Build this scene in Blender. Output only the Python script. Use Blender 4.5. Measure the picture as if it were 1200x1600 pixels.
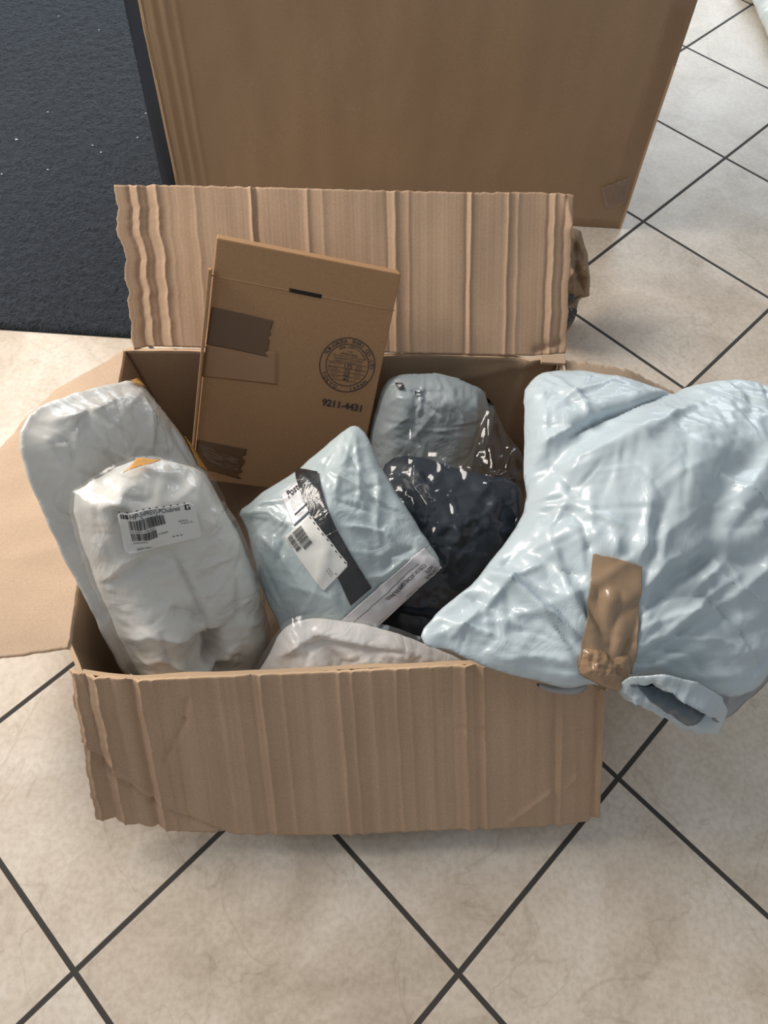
import bpy, math, random
import numpy as np
from mathutils import Matrix, Vector

for _o in list(bpy.data.objects):
    bpy.data.objects.remove(_o)
SC = bpy.context.scene
COL = SC.collection

# ------------------------------------------------------------------ camera, world, lights
S_ = 0.4 / 0.333
FPX, PITCH, ROLL = 1183.21566, 1.04237715, 0.0710092666
CAMH = 1.09532773 * S_
YAW, TX, TY = 0.841894157, 0.337395368 * S_, 0.0406689417 * S_
TILE = 0.4
F = np.array([0, np.cos(PITCH), -np.sin(PITCH)]); R = np.array([1., 0, 0]); U = np.cross(R, F)
C0 = np.array([0, 0, CAMH])
cr, sr = np.cos(ROLL), np.sin(ROLL)
Xc = cr * R + sr * U; Yc = -sr * R + cr * U
cam = bpy.data.cameras.new('camera'); camo = bpy.data.objects.new('camera', cam); COL.objects.link(camo)
m = Matrix.Identity(4)
for i in range(3):
    m[i][0] = Xc[i]; m[i][1] = Yc[i]; m[i][2] = -F[i]; m[i][3] = C0[i]
camo.matrix_world = m
cam.sensor_fit = 'VERTICAL'; cam.sensor_height = 36; cam.lens = 36 * FPX / 1600; cam.clip_start = 0.02
SC.camera = camo
SC.view_settings.view_transform = 'Standard'; SC.view_settings.look = 'None'
SC.view_settings.gamma = 1; SC.view_settings.use_curve_mapping = False
SC.view_settings.exposure = 0.1

W = bpy.data.worlds.new('world'); SC.world = W; W.use_nodes = True
W.node_tree.nodes['Background'].inputs[0].default_value = (0.90, 0.95, 1.0, 1)
W.node_tree.nodes['Background'].inputs[1].default_value = 0.35

def area(name, loc, target, sx, sy, power, color):
    l = bpy.data.lights.new(name, 'AREA'); l.shape = 'RECTANGLE'; l.size = sx; l.size_y = sy
    l.energy = power; l.color = color
    o = bpy.data.objects.new(name, l); COL.objects.link(o); o.location = loc
    d = Vector(target) - Vector(loc); o.rotation_euler = d.to_track_quat('-Z', 'Y').to_euler()
    return o
area('window_light_left', (-2.4, 1.65, 2.15), (0, 0.4, 0.1), 1.5, 1.5, 118, (1.0, 0.93, 0.85))
area('window_light_back', (0.6, 6.8, 2.3), (0, 0.8, 0.2), 6.0, 2.2, 210, (0.84, 0.93, 1.0))

# ------------------------------------------------------------------ camera-ray geometry (traced outlines -> places in the room)
def ray(px):
    u = px[0] - 600; v = px[1] - 800
    a = cr * u + sr * v; b = -sr * u + cr * v
    return F + R * a / FPX - U * b / FPX
def unz(px, z):
    d = ray(px); return C0 + d * (z - CAMH) / d[2]
def uny(px, y):
    d = ray(px); return C0 + d * y / d[1]
def unplane(px, p0, n):
    d = ray(px); return C0 + d * (np.dot(p0 - C0, n) / np.dot(d, n))
def plane3(a, b, c):
    A, B, Cc = [unz(q[:2], q[2]) for q in (a, b, c)]
    n = np.cross(B - A, Cc - A); n /= np.linalg.norm(n)
    if n[2] < 0: n = -n
    return A, n

# ------------------------------------------------------------------ noise
def _hash(ix, iy, seed):
    h = (ix * 374761393 + iy * 668265263 + seed * 1442695041) & 0xffffffff
    h = ((h ^ (h >> 13)) * 1274126177) & 0xffffffff
    return ((h ^ (h >> 16)) & 0xffff) / 65535.0
def noise2(x, y, seed=0):
    x = np.asarray(x, float); y = np.asarray(y, float)
    x0 = np.floor(x).astype(np.int64); y0 = np.floor(y).astype(np.int64)
    fx = x - x0; fy = y - y0
    def g(ix, iy, dx, dy):
        a = _hash(ix, iy, seed) * 2 * np.pi
        return np.cos(a) * dx + np.sin(a) * dy
    sx = fx * fx * fx * (fx * (fx * 6 - 15) + 10); sy = fy * fy * fy * (fy * (fy * 6 - 15) + 10)
    a = g(x0, y0, fx, fy); b = g(x0 + 1, y0, fx - 1, fy)
    c = g(x0, y0 + 1, fx, fy - 1); d = g(x0 + 1, y0 + 1, fx - 1, fy - 1)
    return ((a * (1 - sx) + b * sx) * (1 - sy) + (c * (1 - sx) + d * sx) * sy) * 1.5
def fbm(x, y, seed=0, oct=3):
    s = 0; a = 1
    for k in range(oct):
        s = s + a * noise2(x * 2 ** k, y * 2 ** k, seed + 17 * k); a *= .5
    return s
def segdist(P, A, B):
    AB = B - A; t = np.clip(((P - A) @ AB) / max(AB @ AB, 1e-12), 0, 1)
    D = P - (A + t[..., None] * AB)
    return np.sqrt((D ** 2).sum(-1)), t
def polydist(P, poly, closed=True):
    best = np.full(P.shape[:-1], 1e9)
    n = len(poly); near = np.zeros(P.shape)
    for i in range(n if closed else n - 1):
        A = poly[i]; B = poly[(i + 1) % n]; AB = B - A
        t = np.clip(((P - A) @ AB) / max(AB @ AB, 1e-12), 0, 1)
        Q = A + t[..., None] * AB
        d = np.sqrt(((P - Q) ** 2).sum(-1)); m_ = d < best
        best = np.where(m_, d, best); near[m_] = Q[m_]
    return best, near
def inpoly(P, poly):
    x, y = P[..., 0], P[..., 1]; c = np.zeros(x.shape, bool); n = len(poly)
    for i in range(n):
        x1, y1 = poly[i]; x2, y2 = poly[(i + 1) % n]
        if y1 == y2: continue
        k = ((y1 > y) != (y2 > y)) & (x < (x2 - x1) * (y - y1) / (y2 - y1) + x1)
        c ^= k
    return c
def chaikin(p, it=2, closed=True):
    p = np.asarray(p, float)
    for _ in range(it):
        q = np.roll(p, -1, 0)
        a = .78 * p + .22 * q; b = .22 * p + .78 * q
        if closed: p = np.stack([a, b], 1).reshape(-1, p.shape[1])
        else:
            p = np.vstack([p[:1], np.stack([a, b], 1)[:-1].reshape(-1, p.shape[1]), p[-1:]])
    return p
def blur(a, k, it):
    for _ in range(it):
        b = np.pad(a, k, mode='edge'); n = a.shape
        a = sum(b[k + dy:k + dy + n[0], k + dx:k + dx + n[1]] for dy, dx in ((0, 0), (k, 0), (-k, 0), (0, k), (0, -k))) / 5
    return a

# ------------------------------------------------------------------ materials
def new_mat(name):
    m_ = bpy.data.materials.new(name); m_.use_nodes = True
    nt = m_.node_tree; b = nt.nodes['Principled BSDF']
    return m_, nt, b
def N(nt, t, **kw):
    n = nt.nodes.new(t)
    for k, v in kw.items():
        if k.startswith('i_'): n.inputs[k[2:].replace('_', ' ')].default_value = v
        else: setattr(n, k, v)
    return n
def L(nt, a, b): nt.links.new(a, b)
def ramp(nt, fac, stops):
    r = nt.nodes.new('ShaderNodeValToRGB')
    while len(r.color_ramp.elements) < len(stops): r.color_ramp.elements.new(0.5)
    for e, (p, c) in zip(r.color_ramp.elements, stops):
        e.position = p; e.color = (*c, 1)
    L(nt, fac, r.inputs[0]); return r.outputs[0]

def plain(name, color, rough=.6, spec=.5, bump=0, bscale=200, var=0, vscale=8, coat=0, coatr=.1, metallic=0):
    m_, nt, b = new_mat(name)
    b.inputs['Base Color'].default_value = (*color, 1); b.inputs['Roughness'].default_value = rough
    b.inputs['Specular IOR Level'].default_value = spec
    b.inputs['Coat Weight'].default_value = coat; b.inputs['Coat Roughness'].default_value = coatr
    tc = N(nt, 'ShaderNodeTexCoord')
    if var:
        n = N(nt, 'ShaderNodeTexNoise'); n.inputs['Scale'].default_value = vscale; n.inputs['Detail'].default_value = 5
        L(nt, tc.outputs['Object'], n.inputs['Vector'])
        c = np.array(color)
        o = ramp(nt, n.outputs['Fac'], [(.3, tuple(c * (1 - var))), (.7, tuple(np.minimum(c * (1 + var), 1)))])
        L(nt, o, b.inputs['Base Color'])
    if bump:
        n = N(nt, 'ShaderNodeTexNoise'); n.inputs['Scale'].default_value = bscale; n.inputs['Detail'].default_value = 4
        L(nt, tc.outputs['Object'], n.inputs['Vector'])
        bp = N(nt, 'ShaderNodeBump'); bp.inputs['Strength'].default_value = bump; bp.inputs['Distance'].default_value = .002
        L(nt, n.outputs['Fac'], bp.inputs['Height']); L(nt, bp.outputs[0], b.inputs['Normal'])
    return m_

def cardboard(name, color, flute=True, var=.08, fl_strength=.3):
    """flutes run along the local v direction; the u coordinate sits in the UV map (metres)"""
    m_, nt, b = new_mat(name)
    b.inputs['Roughness'].default_value = .82; b.inputs['Specular IOR Level'].default_value = .25
    tc = N(nt, 'ShaderNodeTexCoord')
    n = N(nt, 'ShaderNodeTexNoise'); n.inputs['Scale'].default_value = 5; n.inputs['Detail'].default_value = 6
    L(nt, tc.outputs['Object'], n.inputs['Vector'])
    n2 = N(nt, 'ShaderNodeTexNoise'); n2.inputs['Scale'].default_value = 420; n2.inputs['Detail'].default_value = 2
    L(nt, tc.outputs['Object'], n2.inputs['Vector'])
    c = np.array(color)
    base = ramp(nt, n.outputs['Fac'], [(.3, tuple(c * (1 - var))), (.7, tuple(c * (1 + var)))])
    fib = ramp(nt, n2.outputs['Fac'], [(.3, (.9, .9, .9)), (.7, (1.07, 1.07, 1.07))])
    mx = N(nt, 'ShaderNodeMix', data_type='RGBA', blend_type='MULTIPLY'); mx.inputs[0].default_value = 1
    L(nt, base, mx.inputs[6]); L(nt, fib, mx.inputs[7])
    out = mx.outputs[2]
    if flute:
        mp = N(nt, 'ShaderNodeMapping'); mp.inputs['Scale'].default_value = (1, .02, 1)
        L(nt, tc.outputs['UV'], mp.inputs[0])
        w = N(nt, 'ShaderNodeTexWave'); w.inputs['Scale'].default_value = 44; w.inputs['Distortion'].default_value = 1.5
        w.inputs['Detail'].default_value = 1; w.inputs['Detail Scale'].default_value = .6
        L(nt, mp.outputs[0], w.inputs['Vector'])
        n3 = N(nt, 'ShaderNodeTexNoise'); n3.inputs['Scale'].default_value = 55; n3.inputs['Detail'].default_value = 3
        L(nt, mp.outputs[0], n3.inputs['Vector'])
        st = ramp(nt, n3.outputs['Fac'], [(.35, (.93, .92, .9)), (.65, (1.05, 1.05, 1.05))])
        m2 = N(nt, 'ShaderNodeMix', data_type='RGBA', blend_type='MULTIPLY'); m2.inputs[0].default_value = 1
        L(nt, out, m2.inputs[6]); L(nt, st, m2.inputs[7]); out = m2.outputs[2]
        ad = N(nt, 'ShaderNodeMath', operation='MULTIPLY_ADD'); ad.inputs[1].default_value = .07
        L(nt, w.outputs['Fac'], ad.inputs[0]); L(nt, n3.outputs['Fac'], ad.inputs[2])
        bp = N(nt, 'ShaderNodeBump'); bp.inputs['Strength'].default_value = fl_strength; bp.inputs['Distance'].default_value = .003
        L(nt, ad.outputs[0], bp.inputs['Height']); L(nt, bp.outputs[0], b.inputs['Normal'])
    else:
        bp = N(nt, 'ShaderNodeBump'); bp.inputs['Strength'].default_value = .15; bp.inputs['Distance'].default_value = .001
        L(nt, n2.outputs['Fac'], bp.inputs['Height']); L(nt, bp.outputs[0], b.inputs['Normal'])
    L(nt, out, b.inputs['Base Color'])
    return m_

def plastic(name, color, rough=.28, wr=.5, scale=28, spec=.5, coat=.4, tint=None, var=.06):
    """opaque polythene or film-covered paper with fine crinkles"""
    m_, nt, b = new_mat(name)
    b.inputs['Roughness'].default_value = rough; b.inputs['Specular IOR Level'].default_value = spec
    b.inputs['Coat Weight'].default_value = coat; b.inputs['Coat Roughness'].default_value = .12
    tc = N(nt, 'ShaderNodeTexCoord')
    wp = N(nt, 'ShaderNodeTexNoise'); wp.inputs['Scale'].default_value = 9; wp.inputs['Detail'].default_value = 2
    L(nt, tc.outputs['Object'], wp.inputs['Vector'])
    add = N(nt, 'ShaderNodeMix', data_type='RGBA', blend_type='LINEAR_LIGHT'); add.inputs[0].default_value = .12
    L(nt, tc.outputs['Object'], add.inputs[6]); L(nt, wp.outputs['Color'], add.inputs[7])
    hs = []
    for k, (st, rz) in enumerate((((1, 2.4, 1), .5), ((2.2, .8, 1), 2.0))):
        mp = N(nt, 'ShaderNodeMapping'); mp.inputs['Scale'].default_value = st; mp.inputs['Rotation'].default_value = (0, 0, rz); L(nt, add.outputs[2], mp.inputs[0])
        n1 = N(nt, 'ShaderNodeTexNoise'); n1.inputs['Scale'].default_value = scale * (.5 + .35 * k); n1.inputs['Detail'].default_value = 2.5
        L(nt, mp.outputs[0], n1.inputs['Vector'])
        sb = N(nt, 'ShaderNodeMath', operation='SUBTRACT'); sb.inputs[1].default_value = .5; L(nt, n1.outputs['Fac'], sb.inputs[0])
        ab = N(nt, 'ShaderNodeMath', operation='ABSOLUTE'); L(nt, sb.outputs[0], ab.inputs[0]); hs.append(ab.outputs[0])
    mk = N(nt, 'ShaderNodeTexNoise'); mk.inputs['Scale'].default_value = 6; mk.inputs['Detail'].default_value = 1; L(nt, tc.outputs['Object'], mk.inputs['Vector'])
    mr = N(nt, 'ShaderNodeMapRange'); mr.inputs[1].default_value = .38; mr.inputs[2].default_value = .62; mr.inputs[3].default_value = .25; mr.inputs[4].default_value = 1.4; L(nt, mk.outputs['Fac'], mr.inputs[0])
    sm = N(nt, 'ShaderNodeMath', operation='ADD'); L(nt, hs[0], sm.inputs[0]); L(nt, hs[1], sm.inputs[1])
    ad = N(nt, 'ShaderNodeMath', operation='MULTIPLY'); L(nt, sm.outputs[0], ad.inputs[0]); L(nt, mr.outputs[0], ad.inputs[1])
    bp = N(nt, 'ShaderNodeBump'); bp.inputs['Strength'].default_value = wr; bp.inputs['Distance'].default_value = .004
    L(nt, ad.outputs[0], bp.inputs['Height']); L(nt, bp.outputs[0], b.inputs['Normal'])
    L(nt, bp.outputs[0], b.inputs['Coat Normal'])
    nv = N(nt, 'ShaderNodeTexNoise'); nv.inputs['Scale'].default_value = 7
    L(nt, tc.outputs['Object'], nv.inputs['Vector'])
    c = np.array(color)
    o = ramp(nt, nv.outputs['Fac'], [(.3, tuple(c * (1 - var))), (.7, tuple(np.minimum(c * (1 + var), 1)))])
    L(nt, o, b.inputs['Base Color'])
    return m_

def film(name, tint=(1, 1, 1), haze=.12, rough=.07, wr=.5, scale=30, dif=(.75, .8, .82), refl=.9):
    """clear polythene film: see-through, with glossy crinkles and a little milkiness"""
    m_, nt, b = new_mat(name); nt.nodes.remove(b)
    out = nt.nodes['Material Output']
    tr = N(nt, 'ShaderNodeBsdfTransparent'); tr.inputs[0].default_value = (*tint, 1)
    gl = N(nt, 'ShaderNodeBsdfGlossy'); gl.inputs['Roughness'].default_value = rough
    df = N(nt, 'ShaderNodeBsdfDiffuse'); df.inputs[0].default_value = (*dif, 1)
    tc = N(nt, 'ShaderNodeTexCoord')
    n1 = N(nt, 'ShaderNodeTexNoise'); n1.noise_type = 'RIDGED_MULTIFRACTAL'
    n1.inputs['Scale'].default_value = scale; n1.inputs['Detail'].default_value = 3; n1.inputs['Distortion'].default_value = .6
    L(nt, tc.outputs['Object'], n1.inputs['Vector'])
    bp = N(nt, 'ShaderNodeBump'); bp.inputs['Strength'].default_value = wr; bp.inputs['Distance'].default_value = .004
    L(nt, n1.outputs['Fac'], bp.inputs['Height'])
    for x in (gl, df): L(nt, bp.outputs[0], x.inputs['Normal'])
    fc = N(nt, 'ShaderNodeLayerWeight'); fc.inputs[0].default_value = .5; L(nt, bp.outputs[0], fc.inputs['Normal'])
    pw = N(nt, 'ShaderNodeMath', operation='POWER'); pw.inputs[1].default_value = 4; L(nt, fc.outputs['Facing'], pw.inputs[0])
    lw = N(nt, 'ShaderNodeMath', operation='MULTIPLY_ADD'); lw.inputs[1].default_value = .75; lw.inputs[2].default_value = .05; L(nt, pw.outputs[0], lw.inputs[0])
    m1 = N(nt, 'ShaderNodeMixShader'); m1.inputs[0].default_value = haze
    L(nt, tr.outputs[0], m1.inputs[1]); L(nt, df.outputs[0], m1.inputs[2])
    mul = N(nt, 'ShaderNodeMath', operation='MULTIPLY_ADD', use_clamp=True); mul.inputs[1].default_value = refl; mul.inputs[2].default_value = 0
    L(nt, lw.outputs[0], mul.inputs[0])
    m2 = N(nt, 'ShaderNodeMixShader'); L(nt, mul.outputs[0], m2.inputs[0])
    L(nt, m1.outputs[0], m2.inputs[1]); L(nt, gl.outputs[0], m2.inputs[2])
    L(nt, m2.outputs[0], out.inputs[0])
    return m_

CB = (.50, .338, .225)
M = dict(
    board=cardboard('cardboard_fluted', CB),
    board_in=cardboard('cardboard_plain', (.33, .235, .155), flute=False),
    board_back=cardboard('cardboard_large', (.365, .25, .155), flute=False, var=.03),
    board_flap=cardboard('cardboard_pale', (.50, .36, .25), flute=False),
    carton=cardboard('carton_board', (.43, .245, .125), flute=False, var=.03),
    kraft=plain('kraft_edge', (.58, .40, .25), .9),
    tape=plain('brown_tape', (.25, .155, .085), .35, bump=.3, bscale=40, coat=.3),
    tape_dark=plain('dark_brown_tape', (.16, .085, .04), .42, bump=.2, bscale=60),
    tape_clear=film('clear_tape', (.96, .93, .9), .07, .2, .4, 60, (.55, .42, .32), .5),
    bag=plastic('pale_blue_poly', (.50, .575, .61), .42, .32, 26, coat=.25),
    mailer=plastic('blue_grey_poly', (.46, .525, .535), .38, .45, 30, coat=.3),
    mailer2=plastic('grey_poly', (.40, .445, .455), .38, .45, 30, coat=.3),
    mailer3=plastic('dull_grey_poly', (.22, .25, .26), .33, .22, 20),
    paper=plastic('film_covered_white_paper', (.69, .665, .61), .45, .45, 24, coat=.7),
    paper2=plastic('cream_wrap', (.88, .83, .78), .45, .5, 26, coat=.4),
    navy=plastic('navy_fabric', (.012, .020, .032), .6, .35, 14, spec=.3, coat=.1),
    film=film('clear_film', haze=.012, wr=.35, rough=.1),
    film2=film('wrapping_film', haze=.08, dif=(.9, .9, .9), wr=.6, scale=24, rough=.12, refl=.7),
    black=plastic('black_tape', (.02, .02, .022), .32, .45, 40, coat=.5),
    orange=plain('orange_kraft', (.60, .29, .06), .6, coat=.4),
    label=plain('label_paper', (.72, .71, .67), .5, coat=.3),
    label_w=plain('slip_paper', (.70, .68, .69), .5, coat=.5, bump=.3, bscale=30),
    ink=plain('ink', (.03, .03, .035), .6),
    ink_grey=plain('ink_grey', (.22, .22, .22), .6),
    stamp=plain('stamp_ink', (.055, .045, .045), .7),
    hole=plain('slot_dark', (.02, .014, .01), .9),
    mouth_shade=plastic('mouth_shade_paint', (.085, .12, .145), .4, .3, 30),  # dark tone that paints the shade in the open bag mouth
    binding=plain('rug_binding', (.008, .009, .012), .9, spec=.15, bump=.3, bscale=300),
)

# ------------------------------------------------------------------ object helpers
def mesh_obj(name, verts, faces, mat, parent=None, smooth=True, uvs=None, mats=None, midx=None):
    me = bpy.data.meshes.new(name)
    me.from_pydata([tuple(map(float, v)) for v in verts], [], [tuple(int(i) for i in f) for f in faces])
    o = bpy.data.objects.new(name, me); COL.objects.link(o)
    for mm in (mats or [mat]): me.materials.append(mm)
    if midx is not None: me.polygons.foreach_set('material_index', np.asarray(midx, np.int32))
    if smooth: me.polygons.foreach_set('use_smooth', [True] * len(me.polygons))
    if uvs is not None:
        uv = me.uv_layers.new(name='UVMap'); li = np.empty(len(me.loops), np.int32); me.loops.foreach_get('vertex_index', li)
        uv.data.foreach_set('uv', np.asarray(uvs, float)[li].ravel())
    me.update()
    if parent is not None: o.parent = parent
    return o
def thing(name, label, cat, group=None):
    o = bpy.data.objects.new(name, None); o.empty_display_size = .05; COL.objects.link(o)
    o['label'] = label; o['category'] = cat
    if group: o['group'] = group
    return o
def origin_to(root, p):
    """put the root Empty at p, children keep their places"""
    root.location = tuple(map(float, p)); inv = Matrix.Translation(Vector(root.location)).inverted()
    for c in root.children: c.matrix_parent_inverse = inv

class Panel:
    """a board of corrugated card between two edge polylines (3-D points), with dents, ridges and real thickness"""
    def __init__(s, name, A, B, mat, parent, t=.006, nu=160, nv=60, ridges=(), segs=(), rag=(0, 0, 0, 0), seed=1, wob=.0015, sag=0, side=1, edge=None):
        A = np.asarray(A, float); B = np.asarray(B, float)
        def samp(Pl, k):
            d = np.r_[0, np.cumsum(np.linalg.norm(np.diff(Pl, axis=0), axis=1))]; d /= d[-1]
            return np.stack([np.interp(k, d, Pl[:, i]) for i in range(3)], -1)
        u = np.linspace(0, 1, nu); v = np.linspace(0, 1, nv)
        a = samp(A, u); b = samp(B, u)
        Lu = np.linalg.norm(a[-1] - a[0]); Lv = np.linalg.norm(b[nu // 2] - a[nu // 2])
        UU, VV = np.meshgrid(u, v)
        # ragged ends: left, right, top(A), bottom(B)
        rl = rag[0] * fbm(v * Lv * 22, 0 * v + 3, seed, 4); rr = rag[1] * fbm(v * Lv * 22, 0 * v + 9, seed + 1, 4)
        rt = rag[2] * fbm(u * Lu * 70, 0 * u + 5, seed + 2); rb = rag[3] * fbm(u * Lu * 70, 0 * u + 7, seed + 3)
        u2 = UU + (rl[:, None] * (1 - UU) ** 8 + rr[:, None] * UU ** 8) / Lu
        v2 = VV + (rt[None] * (1 - VV) ** 6 + rb[None] * VV ** 6) / Lv
        P = (1 - v2)[..., None] * np.stack([np.interp(u2, u, a[:, i], left=None) for i in range(3)], -1) + \
            v2[..., None] * np.stack([np.interp(u2, u, b[:, i]) for i in range(3)], -1)
        P += (u2 - np.clip(u2, 0, 1))[..., None] * (a[-1] - a[0])
        gu = np.gradient(P, axis=1); gv = np.gradient(P, axis=0)
        n = np.cross(gu, gv); n /= np.linalg.norm(n, axis=-1, keepdims=True) + 1e-12; n *= side
        h = wob * fbm(UU * Lu * 6, VV * Lv * 3, seed + 5) + sag * np.sin(np.pi * UU) * VV
        for r in ridges:
            uc, amp, w = r[:3]; v0, v1 = (r[3], r[4]) if len(r) > 3 else (-1, 2)
            c = uc + .0012 * fbm(VV * 3, 0 * VV + uc * 50, seed + 7) / Lu * 1.0
            d = (UU - c) * Lu
            fade = np.clip((VV - v0) / .1, 0, 1) * np.clip((v1 - VV) / .1, 0, 1)
            if amp > 0 or True: h = h + .85 * amp * fade * np.exp(-np.abs(d / (w * .8)) ** 1.15)
        for (u0, v0, u1, v1, amp, w) in segs:
            d, tt = segdist(np.stack([UU * Lu, VV * Lv], -1), np.array([u0 * Lu, v0 * Lv]), np.array([u1 * Lu, v1 * Lv]))
            h = h + amp * np.exp(-(d / w) ** 1.3)
        P = P + n * h[..., None]
        s.P = P; s.n = n
        Bk = P - n * t
        idx = np.arange(nu * nv).reshape(nv, nu); K = nu * nv
        fs = []; mi = []
        q = np.stack([idx[:-1, :-1], idx[:-1, 1:], idx[1:, 1:], idx[1:, :-1]], -1).reshape(-1, 4)
        if side < 0: q = q[:, ::-1]
        fs += q.tolist(); mi += [0] * len(q)
        fs += (q[:, ::-1] + K).tolist(); mi += [0] * len(q)
        def rim(line):
            for i in range(len(line) - 1):
                a_, b_ = line[i], line[i + 1]; fs.append([a_, a_ + K, b_ + K, b_] if side > 0 else [b_, b_ + K, a_ + K, a_]); mi.append(1)
        rim(list(idx[0])); rim(list(idx[:, -1])); rim(list(idx[-1][::-1])); rim(list(idx[::-1, 0]))
        V = np.vstack([P.reshape(-1, 3), Bk.reshape(-1, 3)])
        uv = np.stack([UU * Lu, VV * Lv], -1).reshape(-1, 2); uv = np.vstack([uv, uv])
        s.data = (V, fs, mi, uv)
        if name:
            s.obj = mesh_obj(name, V, fs, None, parent, True, uv, [mat, edge or M['kraft']], mi)
            s.obj.data.polygons.foreach_set('use_smooth', [k == 0 for k in mi])

def merge_panels(name, panels, mats, parent):
    V = []; Fs = []; mi = []; uv = []; off = 0
    for p in panels:
        v, f, m_, u_ = p.data
        V.append(v); Fs += [[i + off for i in q] for q in f]; mi += m_; uv.append(u_); off += len(v)
    o = mesh_obj(name, np.vstack(V), Fs, None, parent, True, np.vstack(uv), mats, mi)
    o.data.polygons.foreach_set('use_smooth', [k == 0 for k in mi])
    return o

# ------------------------------------------------------------------ soft parcels
def relax(P, mask, k0, excess, iters, bend=.35, seed=0, jitter=.0006):
    """let a sheet that is slightly too large for its shape buckle into wrinkles"""
    rng = np.random.RandomState(seed)
    P0 = P.copy(); offs = [(0, 1, 1), (1, 0, 1), (1, 1, .6), (1, -1, .6), (0, 2, bend), (2, 0, bend)]
    ny, nx = mask.shape; cons = []
    for dy, dx, w in offs:
        ya, yb = slice(0, ny - dy), slice(dy, ny)
        if dx >= 0: xa, xb = slice(0, nx - dx), slice(dx, nx)
        else: xa, xb = slice(-dx, nx), slice(0, nx + dx)
        ok = mask[ya, xa] & mask[yb, xb]
        r = np.linalg.norm(P0[yb, xb] - P0[ya, xa], axis=-1)
        e = (excess[ya, xa] + excess[yb, xb]) / 2
        cons.append((ya, xa, yb, xb, ok, r * (1 + e), w))
    P = P + rng.randn(*P.shape) * jitter * mask[..., None]
    for it in range(iters):
        D = np.zeros_like(P); Cn = np.full(mask.shape, 1e-6)
        for ya, xa, yb, xb, ok, r, w in cons:
            d = P[yb, xb] - P[ya, xa]; l = np.sqrt((d ** 2).sum(-1)) + 1e-9
            c = (.5 * w * (l - r) / l * ok)[..., None] * d
            D[ya, xa] += c; D[yb, xb] -= c
            Cn[ya, xa] += ok * w; Cn[yb, xb] += ok * w
        P = P + D / Cn[..., None] * 1.6
        P = P + (P0 - P) * k0[..., None]
    P[~mask] = P0[~mask]
    return P
def upsample(a, shape, st):
    ny, nx = shape
    y = np.arange(ny) / st; x = np.arange(nx) / st
    y0 = np.clip(np.floor(y).astype(int), 0, a.shape[0] - 2); x0 = np.clip(np.floor(x).astype(int), 0, a.shape[1] - 2)
    fy = np.clip(y - y0, 0, 1)[:, None, None]; fx = np.clip(x - x0, 0, 1)[None, :, None]
    return (a[y0][:, x0] * (1 - fy) * (1 - fx) + a[y0 + 1][:, x0] * fy * (1 - fx) + a[y0][:, x0 + 1] * (1 - fy) * fx + a[y0 + 1][:, x0 + 1] * fy * fx)

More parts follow.
